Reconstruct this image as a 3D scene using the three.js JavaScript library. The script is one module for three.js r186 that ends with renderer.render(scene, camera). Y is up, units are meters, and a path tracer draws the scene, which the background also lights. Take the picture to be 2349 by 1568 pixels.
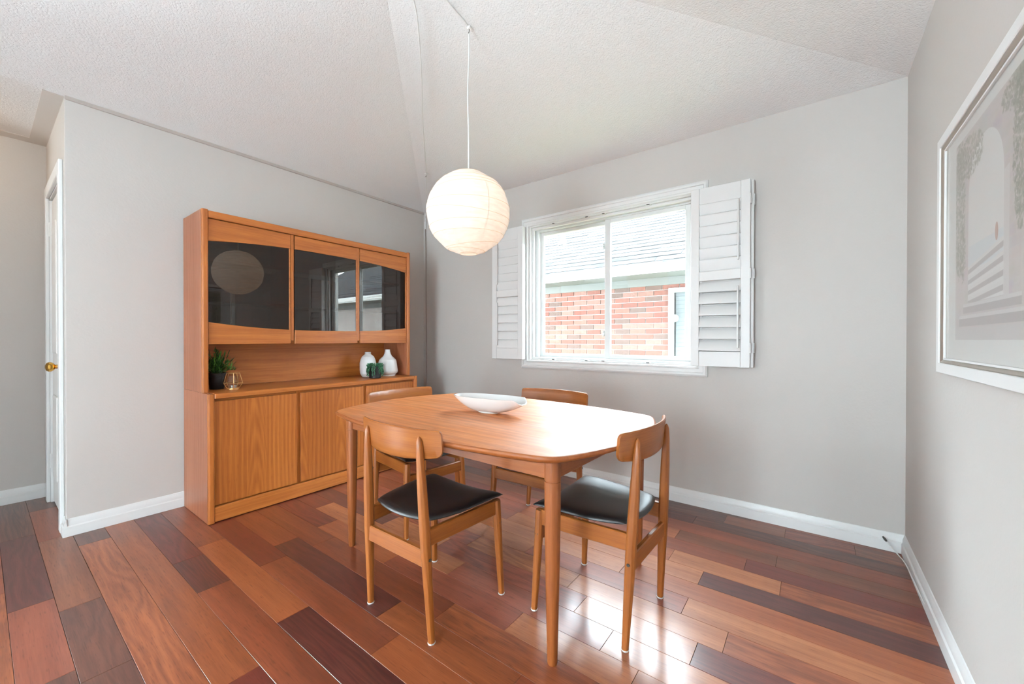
import * as THREE from 'three';
import { mergeGeometries, toCreasedNormals } from 'three/addons/utils/BufferGeometryUtils.js';
import { RectAreaLightUniformsLib } from 'three/addons/lights/RectAreaLightUniformsLib.js';

// ------------------------------------------------------------------ camera, sky, added fill, exposure
const scene = new THREE.Scene();
const R = THREE.MathUtils.degToRad;
const camera = new THREE.PerspectiveCamera(80.876, 2349 / 1568, 0.05, 200);
camera.position.set(0, 1.1, 0);
camera.rotation.order = 'YXZ';
camera.rotation.set(R(-0.313), R(36.867), R(0.058));
scene.add(camera);

const SKY = 32.0;                                         // bright hazy sky
scene.background = new THREE.Color().setRGB(0.81, 0.965, 1.05);
scene.backgroundIntensity = SKY;

const renderer = new THREE.WebGLRenderer({ antialias: true });
renderer.toneMapping = THREE.LinearToneMapping;
renderer.toneMappingExposure = 1.02;
renderer.shadowMap.enabled = true;
RectAreaLightUniformsLib.init();

// added area lights inside the unseen living room openings, lifting the sky light
const XRW = 0.385;
function fillLight(name, w, h, at, to, rgb, intensity) {
  const l = new THREE.RectAreaLight(new THREE.Color().setRGB(...rgb), intensity, w, h);
  l.name = name; l.position.set(...at); l.lookAt(...to); scene.add(l);
  return l;
}
fillLight('right_window_fill', 0.5, 1.2, [XRW - 0.05, 1.42, 1.35], [-4, 1.42, 1.35], [0.81, 0.965, 1.05], 3.0);
fillLight('glazed_door_fill', 0.9, 1.9, [-0.9, 1.08, 3.55], [-0.9, 1.08, 0], [0.81, 0.965, 1.05], 2.5);
fillLight('sidelight_fill', 0.8, 1.8, [-4.24, 1.1, 1.95], [0, 1.1, 1.95], [0.81, 0.965, 1.05], 20.0);

// ------------------------------------------------------------------ helpers
let seed = 7;
const rnd = () => { seed = (seed * 1664525 + 1013904223) >>> 0; return seed / 4294967296; };
const rr = (a, b) => a + (b - a) * rnd();
const V = (x, y, z) => new THREE.Vector3(x, y, z);
const srgb = (r, g, b) => new THREE.Color().setRGB(r / 255, g / 255, b / 255, THREE.SRGBColorSpace);

const taken = new Map();
function numbered(name) {
  const n = taken.get(name) || 0; taken.set(name, n + 1);
  return n ? name + '_' + String(n).padStart(3, '0') : name;
}
function shade(o) { o.traverse((m) => { if (m.isMesh) { m.castShadow = true; m.receiveShadow = true; } }); return o; }
function mesh(name, geo, mat, parent) {
  const m = new THREE.Mesh(geo, mat); m.castShadow = m.receiveShadow = true;
  if (parent) { m.name = name; parent.add(m); } else { m.name = numbered(name); scene.add(m); }
  return m;
}
function thing(name, label, category, at = [0, 0, 0], turn = 0, group) {
  const o = new THREE.Group(); o.name = numbered(name); o.position.set(...at); o.rotation.y = turn;
  o.userData = { label, category }; if (group) o.userData.group = group;
  scene.add(o); return o;
}
function tag(o, label, category, group) { o.userData = { ...o.userData, label, category }; if (group) o.userData.group = group; return o; }
function struct(name, label, category) {
  const o = new THREE.Group(); o.name = name; o.userData = { kind: 'structure', label, category }; scene.add(o); return o;
}
const flat = (g) => { const n = g.index ? g.toNonIndexed() : g; if (!n.attributes.normal) n.computeVertexNormals(); return n; };
// uv in metres: u runs along the grain axis, v across it
function uvm(g, axis = 0, ou = 0, ov = 0) {
  g = flat(g);
  const p = g.attributes.position, n = p.count, uv = new Float32Array(n * 2);
  const a = V(), b = V(), c = V(), e = V(), f = V();
  for (let i = 0; i < n; i += 3) {
    a.fromBufferAttribute(p, i); b.fromBufferAttribute(p, i + 1); c.fromBufferAttribute(p, i + 2);
    e.subVectors(b, a).cross(f.subVectors(c, a));
    const k = [Math.abs(e.x), Math.abs(e.y), Math.abs(e.z)]; const d = k.indexOf(Math.max(...k));
    const others = [0, 1, 2].filter((x) => x !== d);
    let ua = others[0], va = others[1];
    if (others.includes(axis)) { ua = axis; va = others.find((x) => x !== axis); }
    [a, b, c].forEach((q, j) => { const t = q.toArray(); uv[(i + j) * 2] = t[ua] + ou; uv[(i + j) * 2 + 1] = t[va] + ov; });
  }
  g.setAttribute('uv', new THREE.BufferAttribute(uv, 2));
  return g;
}
// box between two corners with chamfered edges
function cb(x0, x1, y0, y1, z0, z1, b = 0.002, skip) {
  const cx = (x0 + x1) / 2, cy = (y0 + y1) / 2, cz = (z0 + z1) / 2, X = Math.abs(x1 - x0) / 2, Y = Math.abs(y1 - y0) / 2, Z = Math.abs(z1 - z0) / 2;
  b = Math.min(b, X * 0.49, Y * 0.49, Z * 0.49);
  const v = (ax, sx, sy, sz) => ax === 0 ? [sx * X, sy * (Y - b), sz * (Z - b)] : ax === 1 ? [sx * (X - b), sy * Y, sz * (Z - b)] : [sx * (X - b), sy * (Y - b), sz * Z];
  const out = [];
  const tri = (p, q, r) => {
    const nx = (q[1] - p[1]) * (r[2] - p[2]) - (q[2] - p[2]) * (r[1] - p[1]), ny = (q[2] - p[2]) * (r[0] - p[0]) - (q[0] - p[0]) * (r[2] - p[2]), nz = (q[0] - p[0]) * (r[1] - p[1]) - (q[1] - p[1]) * (r[0] - p[0]);
    const m = nx * (p[0] + q[0] + r[0]) + ny * (p[1] + q[1] + r[1]) + nz * (p[2] + q[2] + r[2]);
    if (m >= 0) out.push(...p, ...q, ...r); else out.push(...p, ...r, ...q);
  };
  const quad = (a, b2, c, d) => { tri(a, b2, c); tri(a, c, d); };
  const S = [-1, 1];
  for (const s of S) {
    quad(v(0, s, -1, -1), v(0, s, 1, -1), v(0, s, 1, 1), v(0, s, -1, 1));
    quad(v(1, -1, s, -1), v(1, 1, s, -1), v(1, 1, s, 1), v(1, -1, s, 1));
    quad(v(2, -1, -1, s), v(2, 1, -1, s), v(2, 1, 1, s), v(2, -1, 1, s));
  }
  if (b > 0) {
    for (const s of S) for (const t of S) {
      quad(v(0, s, t, -1), v(0, s, t, 1), v(1, s, t, 1), v(1, s, t, -1));
      quad(v(0, s, -1, t), v(0, s, 1, t), v(2, s, 1, t), v(2, s, -1, t));
      quad(v(1, -1, s, t), v(1, 1, s, t), v(2, 1, s, t), v(2, -1, s, t));
      for (const u of S) tri(v(0, s, t, u), v(1, s, t, u), v(2, s, t, u));
    }
  }
  const g = new THREE.BufferGeometry();
  g.setAttribute('position', new THREE.BufferAttribute(new Float32Array(out), 3));
  g.translate(cx, cy, cz); g.computeVertexNormals();
  return g;
}
const merge = (list) => mergeGeometries(list.map((g) => {
  g = flat(g); if (!g.attributes.uv) uvm(g);
  for (const k of Object.keys(g.attributes)) if (!['position', 'normal', 'uv'].includes(k)) g.deleteAttribute(k);
  return g;
}));
// round bar between two points with a list of [t, radius]
function bar(p0, p1, prof, seg = 16) {
  const a = V(...p0), b = V(...p1), L = a.distanceTo(b);
  const pts = prof.map(([t, r]) => new THREE.Vector2(Math.max(r, 1e-4), t * L));
  if (prof[0][1] > 1e-3) pts.unshift(new THREE.Vector2(1e-4, prof[0][0] * L));
  if (prof[prof.length - 1][1] > 1e-3) pts.push(new THREE.Vector2(1e-4, prof[prof.length - 1][0] * L));
  let g = new THREE.LatheGeometry(pts, seg);
  g = toCreasedNormals(g.toNonIndexed(), R(40));
  const q = new THREE.Quaternion().setFromUnitVectors(V(0, 1, 0), b.clone().sub(a).normalize());
  g.applyQuaternion(q); g.translate(a.x, a.y, a.z);
  return g;
}
const tube = (pts, r, n = 60, seg = 8, closed = false) => new THREE.TubeGeometry(new THREE.CatmullRomCurve3(pts.map((p) => V(...p)), closed), n, r, seg, closed);
const lathe = (prof, seg = 40, crease = 35) => toCreasedNormals(new THREE.LatheGeometry(prof.map(([r, y]) => new THREE.Vector2(Math.max(r, 1e-4), y)), seg).toNonIndexed(), R(crease));
// surface from rows of points
function grid(rows, closeU = false) {
  const pos = [], idx = [], nu = rows[0].length;
  rows.forEach((r) => r.forEach((p) => pos.push(...p)));
  for (let j = 0; j + 1 < rows.length; j++) for (let i = 0; i < (closeU ? nu : nu - 1); i++) {
    const a = j * nu + i, b = j * nu + (i + 1) % nu, c = a + nu, d = b + nu;
    idx.push(a, b, d, a, d, c);
  }
  const g = new THREE.BufferGeometry();
  g.setAttribute('position', new THREE.Float32BufferAttribute(pos, 3)); g.setIndex(idx); g.computeVertexNormals();
  return g;
}
// outline in the plane of a wall facing +x (s = -z, y), thickness along x from x0
function extrudeX(shape, x0, depth, bevel = 0.0015) {
  const g = new THREE.ExtrudeGeometry(shape, { depth: depth - 2 * bevel, bevelEnabled: bevel > 0, bevelThickness: bevel, bevelSize: bevel, bevelOffset: -bevel, bevelSegments: 1, curveSegments: 16 });
  g.applyMatrix4(new THREE.Matrix4().set(0, 0, 1, x0 + bevel, 0, 1, 0, 0, -1, 0, 0, 0, 0, 0, 0, 1));
  return g;
}

// ------------------------------------------------------------------ procedural textures
function lattice(s) {
  const t = new Float32Array(65536); let k = s * 2654435761 >>> 0;
  for (let i = 0; i < 65536; i++) { k ^= k << 13; k >>>= 0; k ^= k >>> 17; k ^= k << 5; k >>>= 0; t[i] = k / 4294967296; }
  return t;
}
const LAT = lattice(12345);
function vnoise(x, y, px, py, s) {                       // periodic value noise
  const xi = Math.floor(x), yi = Math.floor(y); let fx = x - xi, fy = y - yi;
  fx = fx * fx * (3 - 2 * fx); fy = fy * fy * (3 - 2 * fy);
  const h = (a, b) => LAT[((((a % px) + px) % px) * 73 + (((b % py) + py) % py) * 1021 + s * 7919) & 65535];
  const a = h(xi, yi), b = h(xi + 1, yi), c = h(xi, yi + 1), d = h(xi + 1, yi + 1);
  return a + (b - a) * fx + (c - a) * fy + (a - b - c + d) * fx * fy;
}
function fbm(u, v, fu, fv, oct, s) {
  let t = 0, w = 0.5, n = 0;
  for (let o = 0; o < oct; o++) { t += w * vnoise(u * fu, v * fv, fu, fv, s + o); n += w; w *= 0.5; fu *= 2; fv *= 2; }
  return t / n;
}
function texture(w, h, fn, { srgb: isColor = true, repeat = [1, 1] } = {}) {
  const d = new Uint8Array(w * h * 4), o = [0, 0, 0];
  for (let j = 0; j < h; j++) for (let i = 0; i < w; i++) {
    fn((i + 0.5) / w, (j + 0.5) / h, o); const k = (j * w + i) * 4;
    d[k] = Math.max(0, Math.min(255, o[0] * 255)); d[k + 1] = Math.max(0, Math.min(255, o[1] * 255)); d[k + 2] = Math.max(0, Math.min(255, o[2] * 255)); d[k + 3] = 255;
  }
  const t = new THREE.DataTexture(d, w, h, THREE.RGBAFormat);
  t.wrapS = t.wrapT = THREE.RepeatWrapping; t.magFilter = THREE.LinearFilter; t.minFilter = THREE.LinearMipmapLinearFilter; t.generateMipmaps = true;
  t.repeat.set(...repeat); if (isColor) t.colorSpace = THREE.SRGBColorSpace; t.needsUpdate = true;
  return t;
}
const mixc = (o, a, b, t) => { for (let i = 0; i < 3; i++) o[i] = a[i] + (b[i] - a[i]) * t; };
const clamp = (x, a = 0, b = 1) => Math.max(a, Math.min(b, x));
// wood: light and dark as factors of the board's own colour; tile sizes in metres
function woodTex({ s, dark, light = [1, 1, 1], bands = 10, warp = 0.5, streak = 40, pores = 0.25, cathedral = 0, figure = 0.14, tile = [1.2, 0.6], size = [1024, 512] }) {
  return texture(size[0], size[1], (u, v, o) => {
    const w1 = fbm(u, v, 2, 4, 3, s), w2 = fbm(u, v, 3, streak, 3, s + 11), w3 = fbm(u, v, 20, streak * 5, 2, s + 23), big = fbm(u, v, 1, 3, 2, s + 31);
    let f = Math.sin(6.2832 * (v * bands + warp * 4 * w1));
    if (cathedral) {
      const c = Math.abs(((v * 2 + 0.04 * Math.sin(u * 6.2832)) % 1 + 1) % 1 - 0.5), q = Math.exp(-c * c * 30);
      f = f * (1 - q) + q * Math.sin(6.2832 * (c * c * 60 + u * cathedral + warp * w1));
    }
    let t = 0.42 + figure * f + 0.5 * (w2 - 0.5) + 0.35 * (w3 - 0.5) + 0.55 * (big - 0.5);
    const p = fbm(u, v, 30, 260, 1, s + 41); if (p > 0.78) t += pores * (p - 0.78) * 4;
    mixc(o, light, dark, clamp(t));
  }, { repeat: [1 / tile[0], 1 / tile[1]] });
}
const texTeak = woodTex({ s: 3, dark: [0.72, 0.62, 0.53], bands: 9, warp: 0.45, streak: 80, figure: 0.08 });
const texTeakDoor = woodTex({ s: 9, dark: [0.74, 0.64, 0.54], bands: 22, warp: 0.25, streak: 90, cathedral: 6, figure: 0.17 });
const texTeakFine = woodTex({ s: 29, dark: [0.78, 0.71, 0.65], bands: 14, warp: 0.3, streak: 90, figure: 0.06 });
const texTeakTop = woodTex({ s: 15, dark: [0.70, 0.58, 0.48], bands: 12, warp: 0.6, streak: 50, pores: 0.35 });
const floorTex = [
  woodTex({ s: 51, dark: [0.72, 0.66, 0.62], bands: 3, warp: 0.5, streak: 30, pores: 0.7, tile: [1.3, 0.5] }),
  woodTex({ s: 67, dark: [0.62, 0.54, 0.52], bands: 9, warp: 1.3, streak: 30, pores: 0.5, tile: [1.1, 0.4] }),
  woodTex({ s: 83, dark: [0.78, 0.72, 0.68], bands: 2, warp: 0.4, streak: 44, pores: 0.9, tile: [1.2, 0.5] }),
  woodTex({ s: 99, dark: [0.60, 0.52, 0.50], bands: 14, warp: 0.9, streak: 28, figure: 0.2, pores: 0.3, cathedral: 4, tile: [0.9, 0.25] }),
];
const texStipple = texture(512, 512, (u, v, o) => { const a = fbm(u, v, 48, 48, 2, 5), b = fbm(u, v, 90, 90, 1, 8); o[0] = o[1] = o[2] = clamp((a - 0.35) * 1.6 + 0.35 * (b - 0.5)); }, { srgb: false, repeat: [3.4, 3.4] });
const texPaint = texture(256, 256, (u, v, o) => { o[0] = o[1] = o[2] = fbm(u, v, 40, 40, 3, 77); }, { srgb: false, repeat: [3, 3] });
const texLeather = texture(256, 256, (u, v, o) => { o[0] = o[1] = o[2] = fbm(u, v, 60, 60, 2, 21); }, { srgb: false, repeat: [8, 8] });
const texWear = texture(512, 512, (u, v, o) => { o[0] = o[1] = o[2] = clamp(0.25 + 1.1 * fbm(u, v, 6, 9, 5, 141) * fbm(u, v, 3, 14, 3, 151) * 1.6); }, { srgb: false, repeat: [1.1, 1.1] });
const texPaper = texture(512, 512, (u, v, o) => { const f = 0.90 + 0.10 * fbm(u, v, 12, 60, 3, 61); o[0] = f; o[1] = f; o[2] = f; }, { repeat: [2, 2] });
const texShingle = texture(256, 256, (u, v, o) => { const a = fbm(u, v, 64, 64, 2, 91), b = fbm(u, v, 4, 4, 2, 95); const f = 0.55 + 0.45 * clamp(0.6 * a + 0.6 * b); o[0] = o[1] = o[2] = f; }, { repeat: [1.5, 1.5] });
const texBrick = texture(256, 256, (u, v, o) => { const a = fbm(u, v, 32, 64, 3, 121); const f = 0.72 + 0.28 * a; o[0] = f; o[1] = f; o[2] = f; }, { repeat: [3, 3] });

// ------------------------------------------------------------------ materials
const std = (o) => new THREE.MeshStandardMaterial(o), phy = (o) => new THREE.MeshPhysicalMaterial(o);
const lin = (r, g, b) => new THREE.Color().setRGB(r, g, b);
const M = {
  wall: std({ color: lin(0.585, 0.55, 0.52), roughness: 0.62, bumpMap: texPaint, bumpScale: 0.0004 }),
  ceiling: std({ color: lin(0.86, 0.855, 0.85), roughness: 0.95, bumpMap: texStipple, bumpScale: 0.0011 }),
  smoothCeiling: std({ color: lin(0.74, 0.70, 0.66), roughness: 0.8 }),
  white: std({ color: lin(0.80, 0.80, 0.79), roughness: 0.35 }),
  doorWhite: std({ color: lin(0.74, 0.71, 0.68), roughness: 0.4 }),
  shutter: std({ color: lin(0.78, 0.775, 0.765), roughness: 0.45 }),
  vinyl: std({ color: lin(0.82, 0.84, 0.83), roughness: 0.3 }),
  soffit: phy({ color: lin(0.135, 0.137, 0.127), roughness: 0.7, specularIntensity: 0.2 }),  // vinyl darkened, shade under the eave put into the colour
  pane: phy({ color: lin(1, 1, 1), roughness: 0.0, transmission: 1, thickness: 0, ior: 1.5 }),
  smoke: phy({ color: lin(0.40, 0.31, 0.25), roughness: 0.0, transmission: 1, thickness: 0, ior: 1.75 }),
  clear: phy({ color: lin(0.97, 0.97, 0.96), roughness: 0.0, transmission: 1, thickness: 0, ior: 1.5 }),
  teak: std({ color: srgb(190, 114, 52), map: texTeak, roughness: 0.38 }),
  teakSideLit: std({ color: srgb(178, 112, 80), map: texTeakFine, roughness: 0.26 }),  // same teak, duller and pinker: side light put into the colour
  teakDoor: std({ color: srgb(186, 110, 47), map: texTeakDoor, roughness: 0.42 }),
  top: phy({ color: srgb(224, 144, 82), map: texTeakTop, roughness: 0.45, clearcoat: 0.9, clearcoatMap: texWear, clearcoatRoughness: 0.42, bumpMap: texTeakTop, bumpScale: 0.00025 }),
  chairWood: std({ color: srgb(166, 98, 42), map: texTeak, roughness: 0.36 }),
  back: std({ color: srgb(168, 102, 48), map: texTeak, roughness: 0.34 }),
  tableLeg: std({ color: srgb(158, 90, 43), map: texTeak, roughness: 0.4 }),
  leather: phy({ color: lin(0.012, 0.012, 0.013), roughness: 0.42, clearcoat: 0.6, clearcoatRoughness: 0.36, bumpMap: texLeather, bumpScale: 0.0003 }),
  glide: std({ color: lin(0.75, 0.75, 0.75), roughness: 0.4 }),
  bolt: std({ color: lin(0.08, 0.075, 0.07), roughness: 0.4, metalness: 0.6 }),
  brass: std({ color: srgb(214, 168, 84), roughness: 0.16, metalness: 1 }),
  gold: std({ color: srgb(244, 204, 140), roughness: 0.3, metalness: 0.9 }),
  steel: std({ color: lin(0.6, 0.6, 0.6), roughness: 0.3, metalness: 1 }),
  silver: std({ color: srgb(186, 178, 168), roughness: 0.32, metalness: 0.85 }),
  ceramic: phy({ color: lin(0.78, 0.78, 0.77), roughness: 0.25, clearcoat: 0.4, clearcoatRoughness: 0.1 }),
  matte: std({ color: lin(0.74, 0.73, 0.72), roughness: 0.55 }),
  black: std({ color: lin(0.018, 0.018, 0.02), roughness: 0.42 }),
  soil: std({ color: lin(0.03, 0.02, 0.015), roughness: 1 }),
  leaf: [srgb(70, 122, 44), srgb(100, 156, 62), srgb(48, 92, 40)].map((c) => phy({ color: c, roughness: 0.5, transmission: 0.3, thickness: 0 })),
  pearl: [srgb(66, 132, 92), srgb(46, 100, 70)].map((c) => std({ color: c, roughness: 0.45 })),
  paper: phy({ color: lin(0.95, 0.90, 0.84), map: texPaper, roughness: 1, transmission: 0.55, thickness: 0 }),
  rib: std({ color: srgb(222, 192, 158), roughness: 0.7 }),
  cord: std({ color: lin(0.88, 0.88, 0.86), roughness: 0.5 }),
  greyCord: std({ color: srgb(150, 138, 130), roughness: 0.6 }),
  wax: std({ color: lin(0.8, 0.72, 0.6), roughness: 0.6 }),
  bead: std({ color: lin(0.46, 0.41, 0.375), roughness: 0.8 }),  // tan darker than the wall: shade below the ceiling painted in
  mat: std({ color: lin(0.87, 0.88, 0.89), roughness: 0.8 }),
};

// ------------------------------------------------------------------ the room
const XL = -3.33, XR = 0.385, ZB = -2.865, HC = 2.45, XH = -4.3, ZH = -0.295, ZF = 3.6;
const WX0 = -1.96, WX1 = -0.62, WY0 = 0.925, WY1 = 2.075;   // opening of the window
const T = 0.15;

// floor: every board in view is its own mesh
{
  const floor = struct('floor', 'glossy red-brown hardwood floor of mixed light and dark boards', 'floor');
  const sub = mesh('subfloor', cb(XH - T, XR + T, -0.12, -0.0125, ZB - T, ZF + T, 0), std({ color: srgb(40, 22, 16), roughness: 0.9 }), floor);
  const PAL = {
    D: [97, 42, 33], K: [108, 60, 42], R: [116, 46, 32], M: [141, 70, 40], B: [136, 76, 46], O: [165, 90, 49], T: [180, 111, 68], P: [149, 76, 51],
  };
  const mats = {};
  const plankMat = (c, t) => mats[c + t] ||= phy({ color: srgb(...PAL[c]), map: floorTex[t], roughness: 0.5, clearcoat: 1, clearcoatRoughness: 0.2 });
  const rows = {
    '-1': [[-2.8, -1.2], 'MOB'], 0: [[-3.51, -2.58, -1.96, -0.8], 'KDPKM'], 1: [[-3.98, -3.35, -2.43, -1.87, -0.9], 'KMBKKO'],
    2: [[-3.12, -1.2], 'KOM'], 3: [[-1.49, -0.5], 'ORM'], 4: [[-2.5, -2.13, -0.7], 'RDMR'], 5: [[-2.6, -1.66, -0.6], 'MODM'],
    6: [[-2.14, -1.23, -0.2], 'RMOB'], 7: [[-2.29, -1.38, -0.76, 0.1], 'MDOMO'], 8: [[-2.13, -1.19, -0.35], 'MMOP'],
    9: [[-2.32, -1.69, -0.93, -0.46], 'ROPTT'], 10: [[-2.59, -1.37, -0.6, 0.05], 'RTPTM'], 11: [[-2.05, -1.6, -0.77, -0.33], 'DTPTR'],
    12: [[-2.3, -1.48, -0.87, -0.25], 'MPTTO'], 13: [[-2.0, -1.19, -0.42], 'PTPT'], 14: [[-2.4, -1.6, -0.73], 'MOTO'],
    15: [[-2.2, -1.5, -0.41], 'PMTD'], 16: [[-2.35, -1.49, -0.575, -0.11], 'MPOTO'], 17: [[-1.9, -1.05, -0.26], 'RPMR'],
    18: [[-2.3, -1.3, -0.61, -0.14], 'MBOBB'], 19: [[-1.75, -0.95], 'KRM'], 20: [[-2.2, -1.2, -0.575], 'MKDK'], 21: [[-2.5, -1.6, -0.8, -0.425, -0.122, 0.182], 'KMBKBMB'], 22: [[-2.1, -1.0, -0.3], 'MBKM'],
  };
  for (let k = -9; k < 23; k++) {
    const z1 = -0.068 - 0.1251 * k, z0 = Math.max(z1 - 0.1251, ZB);
    const xs = k < 2 ? XH : XL, xe = XR;
    let [cut, col] = rows[k] || [[rr(-3.6, -2.9), rr(-2.4, -1.9), rr(-1.5, -1), rr(-0.6, 0)], Array.from({ length: 5 }, () => 'DKRMBOTP'[Math.floor(rnd() * 8)]).join('')];
    const edges = [xs, ...cut, xe];
    for (let i = 0; i + 1 < edges.length; i++) {
      const c = col[i] || 'M', t = c === 'D' || c === 'K' ? [1, 3, 1][Math.floor(rnd() * 3)] : [0, 2, 0, 1][Math.floor(rnd() * 4)];
      const g = cb(edges[i] + 0.0006, edges[i + 1] - 0.0006, -0.0125, rr(-0.0003, 0), z0 + 0.0006, z1 - 0.0006, 0.0006);
      mesh('plank', uvm(g, 0, rr(0, 5), rr(0, 5)), plankMat(c, t), floor);
    }
  }
}
function roomPart(name, label, category, geos, mat) {
  const m = mesh(name, merge(geos.map((g) => uvm(g, 0))), mat); m.name = name; m.userData = { kind: 'structure', label, category }; return m;
}
const HW = 2.62;                                          // walls run up behind the ceilings
roomPart('wall_left', 'greige painted wall behind the teak hutch', 'wall', [cb(XL - T, XL, 0, HW, ZB - T, ZH, 0.002)], M.wall);
roomPart('wall_back', 'greige painted wall with the shuttered window', 'wall', [
  cb(XL - T, WX0, 0, HW, ZB - T, ZB, 0), cb(WX1, XR + T, 0, HW, ZB - T, ZB, 0), cb(WX0, WX1, 0, WY0, ZB - T, ZB, 0), cb(WX0, WX1, WY1, HW, ZB - T, ZB, 0)], M.wall);
roomPart('wall_right', 'pale painted wall carrying the framed arch print', 'wall', [cb(XR, XR + T, 0, HW, ZB - T, 1.05, 0), cb(XR, XR + T, 0, HW, 1.65, ZF + T, 0), cb(XR, XR + T, 0, 0.75, 1.05, 1.65, 0), cb(XR, XR + T, 2.1, HW, 1.05, 1.65, 0)], M.wall);
roomPart('wall_hallway_side', 'hallway wall around the white panel door', 'wall', [
  cb(XH, -4.13, 0, HW, ZH - 0.12, ZH, 0), cb(-3.47, XL - T, 0, HW, ZH - 0.12, ZH, 0), cb(-4.13, -3.47, 2.05, HW, ZH - 0.12, ZH, 0)], M.wall);
roomPart('wall_hallway_end', 'hallway end wall at the left edge of the picture', 'wall', [cb(XH - T, XH, 0, HW, ZH - 0.12, 1.5, 0), cb(XH - T, XH, 0, HW, 2.4, ZF + T, 0), cb(XH - T, XH, 0, 0.1, 1.5, 2.4, 0), cb(XH - T, XH, 2.1, HW, 1.5, 2.4, 0)], M.wall);
roomPart('wall_front', 'living room wall with the added glazed door behind the viewer', 'wall', [
  cb(XH, -1.45, 0, HW, ZF, ZF + T, 0), cb(-0.35, XR, 0, HW, ZF, ZF + T, 0), cb(-1.45, -0.35, 2.15, HW, ZF, ZF + T, 0)], M.wall);
{
  const gd = struct('door_2', 'white framed glazed door added behind the viewer to light the window wall', 'door');  // added unseen door, brings front light onto the window wall
  mesh('door_frame', merge([cb(-1.45, -1.38, 0, 2.15, ZF, ZF + T), cb(-0.42, -0.35, 0, 2.15, ZF, ZF + T), cb(-1.38, -0.42, 2.08, 2.15, ZF, ZF + T), cb(-1.38, -0.42, 0, 0.07, ZF, ZF + T)]), M.vinyl, gd);
  mesh('glass_pane', cb(-1.38, -0.42, 0.07, 2.08, ZF + 0.06, ZF + 0.064, 0), M.pane, gd);
  const g = struct('window_2', 'white framed window added in the right wall behind the viewer to light the hutch wall', 'window');  // added unseen window, lights the hutch wall and left ceiling slope
  const a = 1.05, b = 1.65, c = 0.75, d = 2.1;
  mesh('frame', merge([cb(XR, XR + T, c, d, a, a + 0.05), cb(XR, XR + T, c, d, b - 0.05, b), cb(XR, XR + T, d - 0.05, d, a + 0.05, b - 0.05), cb(XR, XR + T, c, c + 0.05, a + 0.05, b - 0.05)]), M.vinyl, g);
  mesh('glass_pane', cb(XR + 0.07, XR + 0.074, c + 0.05, d - 0.05, a + 0.05, b - 0.05, 0), M.pane, g);
  const w3 = struct('window_3', 'tall white framed living room window beyond the left edge of the picture', 'window');
  mesh('frame', merge([cb(XH - T, XH, 0.1, 2.1, 1.5, 1.54), cb(XH - T, XH, 0.1, 2.1, 2.36, 2.4), cb(XH - T, XH, 2.06, 2.1, 1.54, 2.36), cb(XH - T, XH, 0.1, 0.14, 1.54, 2.36)]), M.vinyl, w3);
  mesh('glass_pane', cb(XH - 0.08, XH - 0.076, 0.14, 2.06, 1.54, 2.36, 0), M.pane, w3);
}
// vaulted ceiling over the dining room: four slopes up to a point, flat ceiling over hall and living room
{
  const ax = (XL + XR) / 2, half = (XR - XL) / 2, az = ZB + half, ay = HC + 0.2 * half, ze = ZB + 2 * half;
  const c = struct('ceiling', 'white stippled vaulted ceiling rising in slopes from the walls', 'ceiling');
  const slope = (p, q) => {
    const up = 0.08, A = [p[0], HC, p[1]], B = [q[0], HC, q[1]], C = [ax, ay, az];
    const raise = (v) => [v[0], v[1] + up, v[2]];
    const tris = [[A, C, B], [raise(A), raise(B), raise(C)], [A, B, raise(B)], [A, raise(B), raise(A)]];
    const g = new THREE.BufferGeometry();
    g.setAttribute('position', new THREE.Float32BufferAttribute(tris.flat(2), 3)); g.computeVertexNormals();
    // the visible face must look down
    const e = V(...B).sub(V(...A)).cross(V(...C).sub(V(...A)));
    return uvm(g, 0);
  };
  mesh('slope', slope([XL, ZB], [XR, ZB]), M.ceiling, c);
  mesh('slope', slope([XR, ZB], [XR, ze]), M.ceiling, c);
  mesh('slope', slope([XR, ze], [XL, ze]), M.ceiling, c);
  mesh('slope', slope([XL, ze], [XL, ZB]), M.ceiling, c);
  mesh('flat_field', uvm(merge([cb(XH - T, XL, HC, HC + 0.1, ZH - 0.12, ZF + T, 0), cb(XL, XR, HC, HC + 0.1, ze, ZF + T, 0)])), M.ceiling, c);
  mesh('smooth_border', uvm(merge([cb(XH + 0.1, XL - 0.004, HC - 0.003, HC, ZH, ZH + 0.08, 0), cb(XH, XH + 0.1, HC - 0.003, HC, ZH, 0.64, 0)])), M.smoothCeiling, c);
  const roof = mesh('roof_deck', uvm(cb(XH - 0.4, XR + 0.4, 2.92, 3.05, ZB - 0.35, ZF + 0.4, 0)), std({ color: lin(0.2, 0.19, 0.18), roughness: 0.9 }), c);
  const gable = mesh('attic_wall', merge([cb(XH - T, XR + T, HW, 2.92, ZB - T, ZB - T + 0.06, 0), cb(XH - T, XR + T, HW, 2.92, ZF + T - 0.06, ZF + T, 0), cb(XH - T, XH - T + 0.06, HW, 2.92, ZB - T, ZF + T, 0), cb(XR + T - 0.06, XR + T, HW, 2.92, ZB - T, ZF + T, 0)]), M.smoothCeiling, c);
}
roomPart('added_hallway_partition', 'short unseen partition added to keep living room light out of the hallway', 'wall', [cb(XH, -3.36, 0, HC, 0.64, 0.75, 0.002)], M.wall);  // added wall, shades the hallway and blocks the sidelight reflection
roomPart('wall_hallway_closet', 'closet back behind the panel door', 'wall', [cb(XH - T, XL - T, 0, HW, -1.2, -1.05, 0), cb(XH - T, XH, 0, HW, -1.05, ZH - 0.12, 0)], M.wall);
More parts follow.
